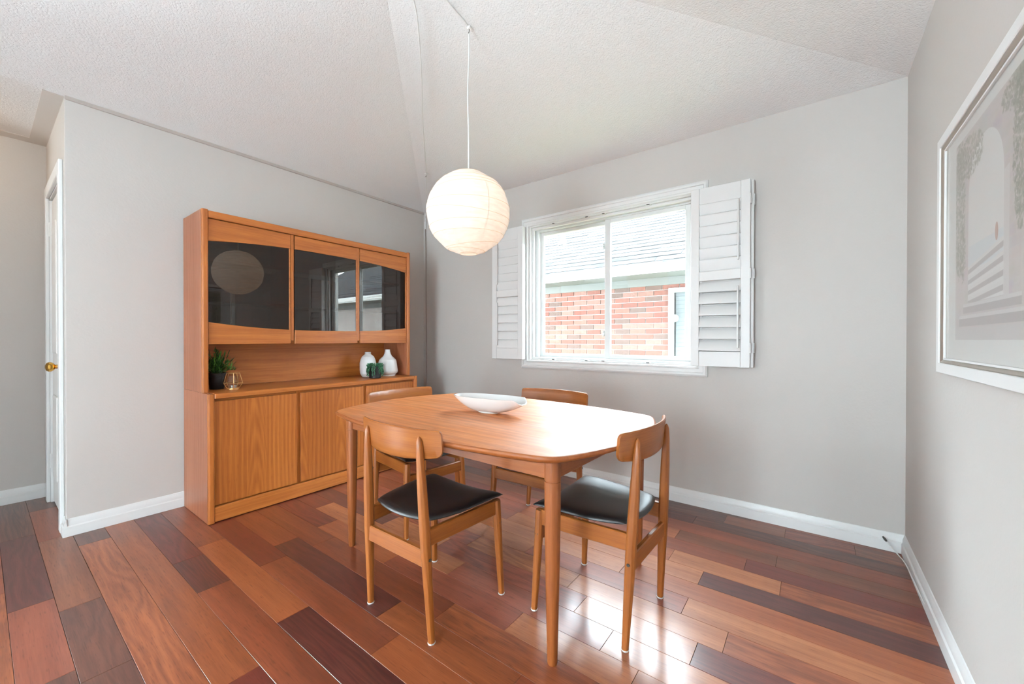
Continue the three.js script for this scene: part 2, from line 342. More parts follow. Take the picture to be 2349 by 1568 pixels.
roomPart('trim_1', 'narrow smooth bead with painted shade where the hutch wall meets the ceiling', 'trim', [cb(XL, XL + 0.012, HC - 0.018, HC + 0.004, ZB, ZH, 0.004)], M.bead);

// baseboards: profile swept along each wall
function baseboard(name, label, runs) {
  const prof = [[0, 0], [0.016, 0], [0.016, 0.052], [0.011, 0.058], [0.011, 0.074], [0.006, 0.086], [0.004, 0.094], [0, 0.096]];
  const gs = runs.map(([a, b, n]) => {
    const rows = [a, b].map((p) => prof.map(([d, y]) => [p[0] + n[0] * d, y + 0.0005, p[1] + n[1] * d]));
    const flip = (b[0] - a[0]) * n[1] - (b[1] - a[1]) * n[0] > 0;
    let g = grid(flip ? rows.reverse() : rows); g = toCreasedNormals(g.toNonIndexed(), R(25));
    const caps = [];
    for (const p of [a, b]) caps.push(new THREE.ShapeGeometry(new THREE.Shape(prof.map(([d, y]) => new THREE.Vector2(d, y)))).applyMatrix4(new THREE.Matrix4().set(n[0], 0, -n[1], p[0], 0, 1, 0, 0, n[1], 0, n[0], p[1], 0, 0, 0, 1)));
    return merge([g, ...caps]);
  });
  return roomPart(name, label, 'baseboard', gs, M.white);
}
baseboard('baseboard_left', 'white moulded baseboard under the hutch wall', [[[XL, ZB], [XL, ZH], [1, 0]], [[XL + 0.016, ZH], [-3.405, ZH], [0, 1]]]);
baseboard('baseboard_back', 'white moulded baseboard under the window wall', [[[XL, ZB], [XR, ZB], [0, 1]]]);
baseboard('baseboard_right', 'white moulded baseboard under the framed print', [[[XR, ZB], [XR, ZF], [-1, 0]]]);
baseboard('baseboard_hall', 'white moulded baseboard at the hallway end', [[[XH, ZH], [XH, ZF], [1, 0]]]);

// hallway door
{
  const d = struct('door_1', 'white moulded panel door with brass knob beside the hutch wall', 'door');
  const slab = mesh('slab', cb(-4.12, -3.48, 0.012, 2.03, ZH - 0.05, ZH - 0.012, 0.002), M.doorWhite, d);
  for (const [y0, y1] of [[0.2, 0.72], [1.02, 1.86]]) for (const [x0, x1] of [[-4.03, -3.84], [-3.76, -3.57]]) {
    const sh = new THREE.Shape(); const cxp = (x0 + x1) / 2;
    sh.moveTo(x0, y0); sh.lineTo(x1, y0); sh.lineTo(x1, y1 - 0.05);
    if (y1 > 1) sh.quadraticCurveTo(x1, y1, cxp, y1); else { sh.lineTo(x1, y1); sh.lineTo(x0, y1); }
    if (y1 > 1) sh.quadraticCurveTo(x0, y1, x0, y1 - 0.05);
    const g = new THREE.ExtrudeGeometry(sh, { depth: 0.004, bevelEnabled: true, bevelThickness: 0.006, bevelSize: 0.012, bevelSegments: 2, curveSegments: 10 });
    g.translate(0, 0, ZH - 0.013); mesh('raised_panel', g, M.doorWhite, slab);
  }
  const k = mesh('knob', merge([bar([-3.545, 0.94, ZH - 0.012], [-3.545, 0.94, ZH + 0.062], [[0, 0.028], [0.12, 0.027], [0.16, 0.013], [0.45, 0.011], [0.52, 0.02], [0.66, 0.0275], [0.8, 0.0285], [0.92, 0.022], [1, 0.008]], 24)]), M.brass, d);
  for (const y of [0.28, 1.84]) mesh('hinge', merge([cb(-4.145, -4.115, y - 0.045, y + 0.045, ZH - 0.012, ZH - 0.004, 0.001), bar([-4.125, y - 0.047, ZH - 0.001], [-4.125, y + 0.047, ZH - 0.001], [[0, 0.006], [1, 0.006]], 10)]), M.white, d);
  const c = [cb(-3.478, -3.405, 0, 2.12, ZH, ZH + 0.018, 0.003), cb(-4.195, -4.122, 0, 2.12, ZH, ZH + 0.018, 0.003), cb(-4.122, -3.478, 2.045, 2.12, ZH, ZH + 0.018, 0.003), cb(-3.482, -3.47, 0, 2.05, ZH - 0.12, ZH, 0), cb(-4.13, -4.118, 0, 2.05, ZH - 0.12, ZH, 0), cb(-4.13, -3.47, 2.035, 2.05, ZH - 0.12, ZH, 0)];
  mesh('casing', merge(c), M.white, d);
}

// ------------------------------------------------------------------ window and shutters
{
  const w = struct('window_1', 'white sliding window with moulded casing between open shutters', 'window');
  const X0 = -2.035, X1 = -0.548, Y0 = 0.858, Y1 = 2.142, z = ZB;
  // casing: stepped profile, mitred at the corners
  const prof = [[0, 0], [0, 0.012], [0.012, 0.020], [0.024, 0.020], [0.028, 0.014], [0.05, 0.013], [0.056, 0.017], [0.066, 0.016], [0.072, 0.0]];
  const ring = prof.map(([d, h]) => [[X0 + d, Y0 + d, z + h], [X1 - d, Y0 + d, z + h], [X1 - d, Y1 - d, z + h], [X0 + d, Y1 - d, z + h]]);
  mesh('casing', toCreasedNormals(grid(ring, true).toNonIndexed(), R(20)), M.white, w);
  // jamb boards lining the opening, then the vinyl frame
  mesh('jamb', merge([cb(WX0, WX0 + 0.012, WY0, WY1, ZB - 0.1, ZB + 0.004), cb(WX1 - 0.012, WX1, WY0, WY1, ZB - 0.1, ZB + 0.004), cb(WX0 + 0.012, WX1 - 0.012, WY1 - 0.012, WY1, ZB - 0.1, ZB + 0.004), cb(WX0 + 0.012, WX1 - 0.012, WY0, WY0 + 0.012, ZB - 0.1, ZB + 0.004)]), M.white, w);
  const a0 = WX0 + 0.012, a1 = WX1 - 0.012, b0 = WY0 + 0.012, b1 = WY1 - 0.012;
  mesh('frame', merge([cb(a0, a0 + 0.04, b0, b1, -3.01, -2.93), cb(a1 - 0.04, a1, b0, b1, -3.01, -2.93), cb(a0 + 0.04, a1 - 0.04, b1 - 0.03, b1, -3.01, -2.93), cb(a0 + 0.04, a1 - 0.04, b0, b0 + 0.018, -3.01, -2.93)]), M.vinyl, w);
  const sash = (x0, x1, zz, wl, wr) => {
    const y0 = b0 + 0.018, y1 = b1 - 0.03;
    const s = mesh('sash', merge([cb(x0, x0 + wl, y0, y1, zz - 0.025, zz), cb(x1 - wr, x1, y0, y1, zz - 0.025, zz), cb(x0 + wl, x1 - wr, y1 - 0.028, y1, zz - 0.025, zz), cb(x0 + wl, x1 - wr, y0, y0 + 0.03, zz - 0.025, zz)]), M.vinyl, w);
    mesh('glass_pane', cb(x0 + wl, x1 - wr, y0 + 0.03, y1 - 0.028, zz - 0.015, zz - 0.011, 0), M.pane, s);
    return s;
  };
  const left = sash(a0 + 0.04, -1.265, -2.965, 0.03, 0.035);
  sash(-1.30, a1 - 0.04, -2.938, 0.045, 0.035);
  for (const y of [1.83, 1.15]) mesh('latch', merge([cb(-1.312, -1.298, y - 0.022, y + 0.022, -2.94, -2.925, 0.003), cb(-1.308, -1.302, y - 0.012, y + 0.004, -2.927, -2.912, 0.002)]), M.white, w);
  for (const x of [-1.72, -1.42, -1.28, -0.94]) for (const [y, s] of [[WY1 - 0.014, -1], [WY0 + 0.014, 1]]) {
    const c = mesh('shutter_catch', cb(x - 0.018, x + 0.018, y - 0.004, y + 0.004, ZB - 0.02, ZB + 0.002, 0.001), M.white, w);
    mesh('magnet', cb(x - 0.011, x + 0.011, y - 0.003, y + 0.003, ZB + 0.002, ZB + 0.006, 0.001), M.bolt, c);
  }
  mesh('stop_bead', merge([cb(WX0 + 0.012, WX1 - 0.012, WY1 - 0.032, WY1 - 0.012, ZB - 0.045, ZB - 0.02), cb(WX0 + 0.012, WX1 - 0.012, WY0 + 0.012, WY0 + 0.026, ZB - 0.045, ZB - 0.02), cb(WX0 + 0.012, WX0 + 0.03, WY0 + 0.026, WY1 - 0.032, ZB - 0.045, ZB - 0.02), cb(WX1 - 0.03, WX1 - 0.012, WY0 + 0.026, WY1 - 0.032, ZB - 0.045, ZB - 0.02)]), M.white, w);
}
const slatGeo = (() => {                                   // elliptical louvre, 0.236 long
  const n = 14, L = 0.118, rows = [[], []];
  for (let i = 0; i < n; i++) { const a = i / n * 2 * Math.PI; const y = 0.0405 * Math.cos(a), z = 0.0048 * Math.sin(a); rows[0].push([-L, y, z]); rows[1].push([L, y, z]); }
  const g = grid(rows, true);
  const cap = (x, s) => { const p = []; for (let i = 1; i + 1 < n; i++) { const q = [rows[0][0], rows[0][i], rows[0][i + 1]].map((v) => [x, v[1], v[2]]); p.push(...(s > 0 ? q : q.reverse()).flat()); } const c = new THREE.BufferGeometry(); c.setAttribute('position', new THREE.Float32BufferAttribute(p, 3)); c.computeVertexNormals(); return c; };
  return merge([g, cap(-L, -1), cap(L, 1)]);
})();
// one shutter panel, lower left back corner at the origin, 0.335 x 1.14 x 0.026
function shutterPanel(parent, name, x, z, { tiltTop, tiltBottom, rodX, rodZ, hinge }) {
  const W = 0.335, H = 1.14, D = 0.026, y0 = 0.932;
  const st = 0.05;
  const f = [cb(0, st, 0, H, 0, D), cb(W - st, W, 0, H, 0, D), cb(st, W - st, 0, 0.095, 0.002, D - 0.002), cb(st, W - st, H - 0.105, H, 0.002, D - 0.002), cb(st, W - st, 0.545, 0.605, 0.002, D - 0.002)];
  const p = mesh(name, merge(f), M.shutter, parent); p.position.set(x, y0, z);
  const section = (ya, yb, tilt) => { const n = 6, step = (yb - ya) / n; for (let i = 0; i < n; i++) { const s = mesh('slat', slatGeo, M.shutter, p); s.position.set(W / 2, ya + step * (i + 0.5), D / 2); s.rotation.x = tilt; } };
  section(0.097, 0.543, tiltBottom); section(0.607, H - 0.107, tiltTop);
  if (rodX !== undefined) for (const [ya, yb, t] of [[0.12, 0.5, tiltBottom], [0.66, H - 0.11, tiltTop]]) {
    const reach = D / 2 + 0.0405 * Math.abs(Math.sin(t)) + 0.008;
    mesh('tilt_rod', cb(rodX - 0.005, rodX + 0.005, ya, yb, reach - 0.004, reach + 0.007, 0.002), M.shutter, p);
  }
  if (hinge !== undefined) for (const y of [0.12, 0.57, 1.02]) mesh('hinge', merge([bar([hinge, y - 0.03, D + 0.002], [hinge, y + 0.03, D + 0.002], [[0, 0.004], [1, 0.004]], 8), cb(hinge - 0.002, hinge + 0.002, y - 0.03, y + 0.03, 0.004, D, 0.0005)]), M.white, p);
  return p;
}
{
  const s = thing('bifold_shutter', 'white louvred shutter folded open at the right of the window, lower slats tilted open', 'shutter');
  shutterPanel(s, 'rear_panel', -0.622, ZB + 0.0215, { tiltTop: 0.25, tiltBottom: 0.25, hinge: 0.337 });
  shutterPanel(s, 'front_panel', -0.638, ZB + 0.049, { tiltTop: 0.22, tiltBottom: -0.52, rodX: 0.272, hinge: 0.337 });
  const s2 = thing('bifold_shutter', 'white louvred shutter folded open at the left of the window behind the lamp, slats closed', 'shutter');
  shutterPanel(s2, 'rear_panel', -2.322, ZB + 0.0215, { tiltTop: -0.25, tiltBottom: -0.25, hinge: -0.002 });
  shutterPanel(s2, 'front_panel', -2.318, ZB + 0.049, { tiltTop: 0.22, tiltBottom: -0.2, rodX: 0.062, hinge: 0.337 });
}

// ------------------------------------------------------------------ sideboard and glazed hutch
const HZ0 = -0.815, HZ1 = -2.38;
{
  const s = thing('sideboard', 'low teak sideboard with three plain doors against the left wall', 'sideboard');
  const XB = XL + 0.018, XF = -2.85, H = 0.775;
  for (const [a, b] of [[HZ0, HZ0 - 0.034], [HZ1 + 0.034, HZ1]]) {
    const sh = new THREE.Shape(), z0 = b, z1 = a, r = 0.012, XM = XF - 0.016;   // solid lipping with rounded front edge, seen from above
    sh.moveTo(XM, -z0); sh.lineTo(XF - r, -z0); sh.quadraticCurveTo(XF, -z0, XF, -z0 - r); sh.lineTo(XF, -z1 + r); sh.quadraticCurveTo(XF, -z1, XF - r, -z1); sh.lineTo(XM, -z1);
    const g = new THREE.ExtrudeGeometry(sh, { depth: H - 0.003, bevelEnabled: false, curveSegments: 6 }); g.rotateX(-Math.PI / 2); g.translate(0, 0.003, 0);
    const sp = mesh('side_panel', uvm(cb(XB, XM - 0.0003, 0.003, H, z0, z1, 0.0008), 1, a), M.teakSideLit, s);
    mesh('edge_lipping', uvm(g, 1, a), M.teak, sp);
  }
  mesh('worktop', uvm(cb(XB, XF, H - 0.03, H, HZ0 - 0.034, HZ1 + 0.034, 0.003), 2), M.teak, s);
  mesh('back_panel', uvm(cb(XB - 0.006, XB, 0.02, H - 0.01, HZ0 - 0.01, HZ1 + 0.01, 0), 1), M.teak, s);
  mesh('plinth', uvm(cb(XF - 0.03, XF - 0.008, 0.006, 0.094, HZ0 - 0.034, HZ1 + 0.034, 0.002), 2, 0.4, 0.1), M.teak, s);
  mesh('bottom_board', uvm(cb(XB, XF - 0.04, 0.08, 0.098, HZ0 - 0.034, HZ1 + 0.034, 0), 2), M.teak, s);
  for (const [a, b, o] of [[-0.85, -1.334, 0.02], [-1.360, -1.848, 0.62], [-1.874, -2.344, 1.3]]) {
    const d = mesh('door', uvm(cb(XF - 0.038, XF - 0.02, 0.102, 0.728, a, b, 0.0015), 1, o * 0.7, o), M.teakDoor, s);
    void d;
  }
  for (const z of [-1.347, -1.861]) mesh('partition', uvm(cb(XB, XF - 0.036, 0.098, H - 0.031, z - 0.0125, z + 0.0125, 0), 1), M.teak, s);
  for (const [a, b] of [[-0.85, -1.334], [-1.360, -1.848], [-1.874, -2.345]]) mesh('top_rail', uvm(cb(XF - 0.06, XF - 0.04, 0.70, H - 0.031, a, b, 0), 2), M.teak, s);
}
{
  const h = thing('hutch_cabinet', 'teak upper cabinet with three smoked glass doors standing on the sideboard', 'cabinet');
  const XB = XL + 0.018, XF = -2.95, Y0 = 0.776, Y1 = 1.893;
  for (const [a, b] of [[HZ0, HZ0 - 0.034], [HZ1 + 0.03, HZ1]]) {
    const sh = new THREE.Shape(), r = 0.012, XM = XF - 0.016;
    sh.moveTo(XM, -b); sh.lineTo(XF - r, -b); sh.quadraticCurveTo(XF, -b, XF, -b - r); sh.lineTo(XF, -a + r); sh.quadraticCurveTo(XF, -a, XF - r, -a); sh.lineTo(XM, -a);
    const g = new THREE.ExtrudeGeometry(sh, { depth: Y1 - Y0, bevelEnabled: false, curveSegments: 6 }); g.rotateX(-Math.PI / 2); g.translate(0, Y0, 0);
    const sp = mesh('side_panel', uvm(cb(XB, XM - 0.0003, Y0, Y1, b, a, 0.0008), 1, a + 2, 0.3), M.teakSideLit, h);
    mesh('edge_lipping', uvm(g, 1, a + 2, 0.3), M.teak, sp);
  }
  const z0 = HZ0 - 0.034, z1 = HZ1 + 0.03;
  mesh('top_board', uvm(cb(XB, XF - 0.004, Y1 - 0.047, Y1 - 0.004, z0, z1, 0.002), 2, 0.7, 0.2), M.teak, h);
  mesh('bottom_board', uvm(cb(XB, XF - 0.04, 1.072, 1.092, z0, z1, 0.001), 2), M.teak, h);
  mesh('back_panel', uvm(cb(XB, XB + 0.008, Y0, Y1 - 0.04, z0, z1, 0), 2, 0.9, 0.33), M.teak, h);
  for (const z of [-1.351, -1.870]) mesh('partition', uvm(cb(XB, XF - 0.022, 1.092, Y1 - 0.047, z - 0.0095, z + 0.0095, 0.001), 1), M.teak, h);
  for (const y of [1.34, 1.60]) for (const [a, b] of [[z0, -1.342], [-1.361, -1.861], [-1.880, z1]]) mesh('inner_shelf', uvm(cb(XB + 0.01, XF - 0.12, y, y + 0.016, a - 0.001, b + 0.001, 0.001), 2), M.teak, h);
  const zc = -1.607, arc = (z) => Math.pow(Math.abs(z - zc) / 0.76, 2.5);
  const top = (z) => 1.748 - 0.044 * arc(z), bot = (z) => 1.166 + 0.042 * arc(z);
  for (const [a, b] of [[-0.851, -1.337], [-1.366, -1.858], [-1.882, -2.348]]) {
    const N = 14, zs = Array.from({ length: N + 1 }, (_, i) => a + (b - a) * i / N);
    const rail = (edge, y) => { const sh = new THREE.Shape(); sh.moveTo(-a, y); zs.forEach((z) => sh.lineTo(-z, edge(z))); sh.lineTo(-b, y); return extrudeX(sh, XF - 0.034, 0.018); };
    const d = mesh('door', uvm(merge([rail(top, 1.843), rail(bot, 1.071), cb(XF - 0.032, XF - 0.018, bot(b) - 0.03, top(b) + 0.03, b, b + 0.010, 0.001)]), 2, a * 3, a), M.teak, h);
    const gs = new THREE.Shape(); zs.forEach((z, i) => (i ? gs.lineTo(-z, top(z) + 0.02) : gs.moveTo(-z, top(z) + 0.02))); [...zs].reverse().forEach((z) => gs.lineTo(-z, bot(z) - 0.02));
    mesh('smoked_glass', extrudeX(gs, XF - 0.026, 0.004, 0), M.smoke, d);
  }
}

// ------------------------------------------------------------------ dining table
{
  const t = thing('dining_table', 'teak dining table with bowed sides and round tapered legs', 'table', [-1.308, 0, -1.546], -0.0235);
  const a = 0.672, b = 0.452, A = 0.792, B = 0.542;
  // outline: four gentle arcs meeting in rounded corners
  const pts = [];
  const side = (n, fn) => { for (let i = 0; i <= n; i++) pts.push(fn(i / n)); };
  const ins = 0.085;
  const N = 26;
  const q = (u) => [a * u, B - (B - b) * u * u];            // long side, u -1..1
  const r = (u) => [A - (A - a) * u * u, b * u];            // short side
  const cut = 0.05;
  const quarter = [];
  for (let i = 0; i <= N; i++) quarter.push(r((1 - cut / b) * i / N));
  const p0 = quarter[quarter.length - 1], p1 = q(1 - cut / a);
  for (let i = 1; i < 10; i++) { const k = i / 10; quarter.push([p0[0] * (1 - k) ** 2 + 2 * k * (1 - k) * a * 1.0 + p1[0] * k * k, p0[1] * (1 - k) ** 2 + 2 * k * (1 - k) * b * 1.0 + p1[1] * k * k]); }
  for (let i = 0; i <= N; i++) quarter.push(q((1 - cut / a) * (1 - i / N)));
  const full = [...quarter];
  for (let i = quarter.length - 2; i >= 0; i--) full.push([-quarter[i][0], quarter[i][1]]);
  for (let i = 1; i < quarter.length; i++) full.push([-quarter[i][0], -quarter[i][1]]);
  for (let i = quarter.length - 2; i > 0; i--) full.push([quarter[i][0], -quarter[i][1]]);
  const ring = (inset, y) => full.map(([x, z]) => { const L = Math.hypot(x, z); const k = 1 - inset / L; return [x * k, y, z * k]; });
  const rows = [ring(0.009, 0.7300), ring(0.005, 0.7294), ring(0.002, 0.7275), ring(0, 0.7235), ring(0.001, 0.718), ring(0.006, 0.712), ring(0.03, 0.702), ring(0.06, 0.700)];
  const rim = toCreasedNormals(grid([...rows].reverse(), true).toNonIndexed(), R(50));
  const fan = (y, inset, up) => { const o = ring(inset, y), p = []; for (let i = 0; i < o.length; i++) { const n = (i + 1) % o.length; p.push(...(up ? [0, y, 0, ...o[n], ...o[i]] : [0, y, 0, ...o[i], ...o[n]])); } const g = new THREE.BufferGeometry(); g.setAttribute('position', new THREE.Float32BufferAttribute(p, 3)); g.computeVertexNormals(); return g; };
  const tt = mesh('tabletop', uvm(fan(0.73, 0.009, true), 0, 0.3, 0.1), M.top, t);
  mesh('shaded_edge', uvm(merge([rim, fan(0.70, 0.06, false)]), 0, 0.3, 0.4), M.tableLeg, tt);  // rim in the darker leg tone: shade of the turned-away edge painted in
  const lx = 0.632, lz = 0.3915, under = new THREE.Vector3(-0.02, 0, -0.03);
  for (const s of [-1, 1]) {
    mesh('apron', uvm(cb(-lx, lx, 0.627, 0.701, s * lz - 0.011, s * lz + 0.011, 0.002), 0, s), M.tableLeg, t).position.copy(under);
    mesh('apron', uvm(cb(s * lx - 0.011, s * lx + 0.011, 0.627, 0.701, -lz, lz, 0.002), 2, s), M.tableLeg, t).position.copy(under);
    for (const k of [-1, 1]) mesh('leg', uvm(merge([bar([s * lx, 0.0, k * lz], [s * lx, 0.7, k * lz], [[0, 0.0155], [0.008, 0.0175], [0.4, 0.0235], [0.7, 0.0272], [0.888, 0.0280], [0.889, 0.0262], [0.893, 0.0262], [0.894, 0.0280], [1, 0.0280]], 24)]), 1, s + k), M.tableLeg, t).position.copy(under);
  }
}

// ------------------------------------------------------------------ dining chairs
function makeChair() {
  const c = new THREE.Group();
  for (const s of [-1, 1]) {
    const rear = mesh('rear_leg', uvm(bar([s * 0.187, 0.004, -0.192], [s * 0.158, 0.752, -0.226], [[0, 0.0125], [0.25, 0.0165], [0.45, 0.0195], [0.6, 0.0195], [0.78, 0.0175], [0.92, 0.0135], [0.975, 0.0105], [0.992, 0.006], [1, 0.002]], 20), 1, s), M.chairWood, c);
    const front = mesh('front_leg', uvm(bar([s * 0.212, 0.004, 0.184], [s * 0.196, 0.41, 0.166], [[0, 0.0125], [0.5, 0.0165], [0.8, 0.0185], [0.98, 0.0185], [1, 0.0175]], 20), 1, s + 0.4), M.chairWood, c);
    mesh('foot_glide', bar([s * 0.187, 0, -0.192], [s * 0.187, 0.006, -0.192], [[0, 0.0125], [0.6, 0.0145], [1, 0.0135]], 18), M.glide, rear);
    mesh('foot_glide', bar([s * 0.212, 0, 0.184], [s * 0.212, 0.006, 0.184], [[0, 0.0125], [0.6, 0.0145], [1, 0.0135]], 18), M.glide, front);
    // side rail runs from rear to front leg
    const rail = cb(-0.01, 0.01, -0.031, 0.031, -0.186, 0.186, 0.003);
    rail.rotateY(s * Math.atan2(0.025, 0.37)); rail.translate(s * 0.184, 0.381, -0.018);
    mesh('side_rail', uvm(rail, 2, s), M.chairWood, c);
    mesh('bolt', bar([s * 0.194, 0.31, -0.206], [s * 0.196, 0.31, -0.206], [[0, 0.006], [1, 0.0058]], 12), M.bolt, rear).position.x = s * 0.0005;
    mesh('bolt', bar([s * 0.2155, 0.315, 0.17], [s * 0.2175, 0.315, 0.17], [[0, 0.006], [1, 0.0058]], 12), M.bolt, front);
  }
  mesh('rear_rail', uvm(cb(-0.17, 0.17, 0.277, 0.34, -0.217, -0.197, 0.004), 0, 0.2), M.chairWood, c);
  mesh('front_rail', uvm(cb(-0.195, 0.195, 0.284, 0.346, 0.162, 0.182, 0.004), 0, 0.6), M.chairWood, c);
  // curved plywood backrest
  const Rr = 0.6, S = 0.242, th = 0.0065, cols = [];
  const n = 40; for (let i = 0; i <= n; i++) cols.push(-Math.cos(Math.PI * i / n) * S);
  const yt = (s) => { const e = S - Math.abs(s), r = 0.014; return 0.779 - 0.003 * (s / S) ** 2 - (e < r ? r - Math.sqrt(Math.max(0, r * r - (r - e) ** 2)) : 0); };
  const yb = (s) => { const e = S - Math.abs(s), r = 0.024; return 0.659 + 0.020 * Math.abs(s / S) ** 2.2 + (e < r ? r - Math.sqrt(Math.max(0, r * r - (r - e) ** 2)) : 0); };
  const at = (s, y, off) => { const a = s / Rr, rad = Rr + off; return [rad * Math.sin(a), y, -0.232 + Rr - rad * Math.cos(a) - 0.1 * (y - 0.72)]; };
  const rows = [];
  const loop = (s) => { const t = yt(s), b = yb(s), m = 0.004, h = Math.max(t - b, 0.001), e = Math.min(m, h / 3); return [at(s, b + e, th), at(s, b + h * 0.35, th), at(s, b + h * 0.7, th), at(s, t - e, th), at(s, t, th * 0.4), at(s, t, -th * 0.4), at(s, t - e, -th), at(s, b + h * 0.7, -th), at(s, b + h * 0.35, -th), at(s, b + e, -th), at(s, b, -th * 0.4), at(s, b, th * 0.4)]; };
  for (const s of cols) rows.push(loop(s));
  const endCap = (r, f) => { const p = []; for (let i = 1; i + 1 < r.length; i++) p.push(...(f ? [r[0], r[i], r[i + 1]] : [r[0], r[i + 1], r[i]]).flat()); const g = new THREE.BufferGeometry(); g.setAttribute('position', new THREE.Float32BufferAttribute(p, 3)); g.computeVertexNormals(); return g; };
  mesh('backrest', uvm(merge([toCreasedNormals(grid(rows, true).toNonIndexed(), R(45)), endCap(rows[0], true), endCap(rows[n], false)]), 0, 0.1, 0.2), M.back, c);
  // padded seat, dished across, thin at the front corners
  const nu = 30, nv = 30, topR = [], botR = [];
  const plan = (u, v) => { const k = v < 0 ? 0.5 : 0.12; const x = u * Math.sqrt(1 - v * v * k / 2), z = v * Math.sqrt(1 - u * u * k / 2); const half = 0.196 + 0.022 * z; return [x * half * 1.04, 0.0 + z * 0.2 - 0.006]; };
  for (let j = 0; j <= nv; j++) {
    const v = -Math.cos(Math.PI * j / nv), A1 = [], B1 = [];
    for (let i = 0; i <= nu; i++) {
      const u = -Math.cos(Math.PI * i / nu), [x, z] = plan(u, v);
      const pad = Math.sqrt(Math.max(0, (1 - Math.abs(u) ** 9) * (1 - Math.abs(v) ** 9)));
      const lift = 0.013 * u * u * (0.7 + 0.3 * v) + 0.006 * (v < 0 ? v * v : 0) - 0.012 * (1 - 0.6 * u * u) * (v > 0.4 ? ((v - 0.4) / 0.6) ** 2 : 0);
      A1.push([x, 0.423 + 0.02 * pad + lift, z]); B1.push([x, 0.423 - 0.010 * pad + lift, z]);
    }
    topR.push(A1); botR.push(B1);
  }
  const seat = mergeGeometries([grid([...topR].reverse()), grid(botR)].map((g) => g.toNonIndexed()));
  mesh('seat', uvm(seat, 0), M.leather, c);
  return c;
}
{
  const proto = makeChair();
  const spots = [
    [[-1.288, 0, -1.176], Math.PI, 'teak chair with its back to the viewer on the near long side of the table'],
    [[-0.715, 0, -1.567], -Math.PI / 2 - 0.028, 'teak chair with black seat at the right end of the table'],
    [[-1.95, 0, -1.641], Math.PI / 2 - 0.09, 'teak chair between the table and the sideboard, facing right'],
    [[-1.318, 0, -2.019], 0.05, 'teak chair on the far side of the table under the window'],
  ];
  for (const [at, turn, label] of spots) {
    const t = thing('dining_chair', label, 'chair', at, turn, 'chairs around the dining table');
    proto.children.forEach((m) => t.add(m.clone()));
  }
}

// ------------------------------------------------------------------ bowl on the table
{
  const L = 0.206, rows = [], rowsIn = [], n = 44, m = 24;
  const half = (t) => 0.068 * Math.pow(Math.max(0, 1 - Math.abs(t) ** 2.6), 0.6) + 0.016 * Math.min(1, (1.001 - Math.abs(t)) * 30 + 0.35) + (t > 0 ? 0.014 * t * t : 0);
  const rim = (t) => 0.078 - (t > 0.86 ? 0.026 * ((t - 0.86) / 0.14) ** 1.5 : 0);
  const keel = (t) => Math.abs(t) < 0.2 ? 0 : (t < 0 ? 0.072 : 0.05) * Math.pow((Math.abs(t) - 0.2) / 0.8, 1.8);
  for (let i = 0; i <= n; i++) {
    const t = -Math.cos(Math.PI * i / n), w = Math.max(half(t), 0.0005), a = [], b = [];
    for (let j = 0; j <= m; j++) {
      const s = -1 + 2 * j / m;
      const y = keel(t) + (rim(t) - keel(t)) * Math.pow(Math.abs(s), 2.8), x = t * L;
      a.push([x, y, s * w]); b.push([x * 0.985, y + 0.0045 * (1 - Math.abs(s) ** 6) + (Math.abs(s) > 0.99 ? 0.0005 : 0), s * Math.max(w - 0.0045, 0.0002)]);
    }
    rows.push(a); rowsIn.push(b);
  }
  const strip = (k) => grid(rows.map((r, i) => [r[k], rowsIn[i][k]]));
  const ends = [0, n].map((k) => grid([rows[k], rowsIn[k]]));
  const g = merge([grid(rows), grid([...rowsIn].reverse()), strip(0), strip(m), ...ends]);
  const foot = lathe([[0.0001, 0], [0.036, 0], [0.04, 0.003], [0.036, 0.01], [0.0001, 0.01]], 30); foot.scale(1.5, 1, 0.8);
  const t = thing('boat_bowl', 'long white ceramic boat-shaped bowl on the dining table', 'bowl', [-1.318, 0.7303, -1.558], 0.12);
  g.translate(0, 0.004, 0);
  mesh('bowl_body', g, M.ceramic, t); mesh('foot_ring', foot, M.ceramic, t);
}

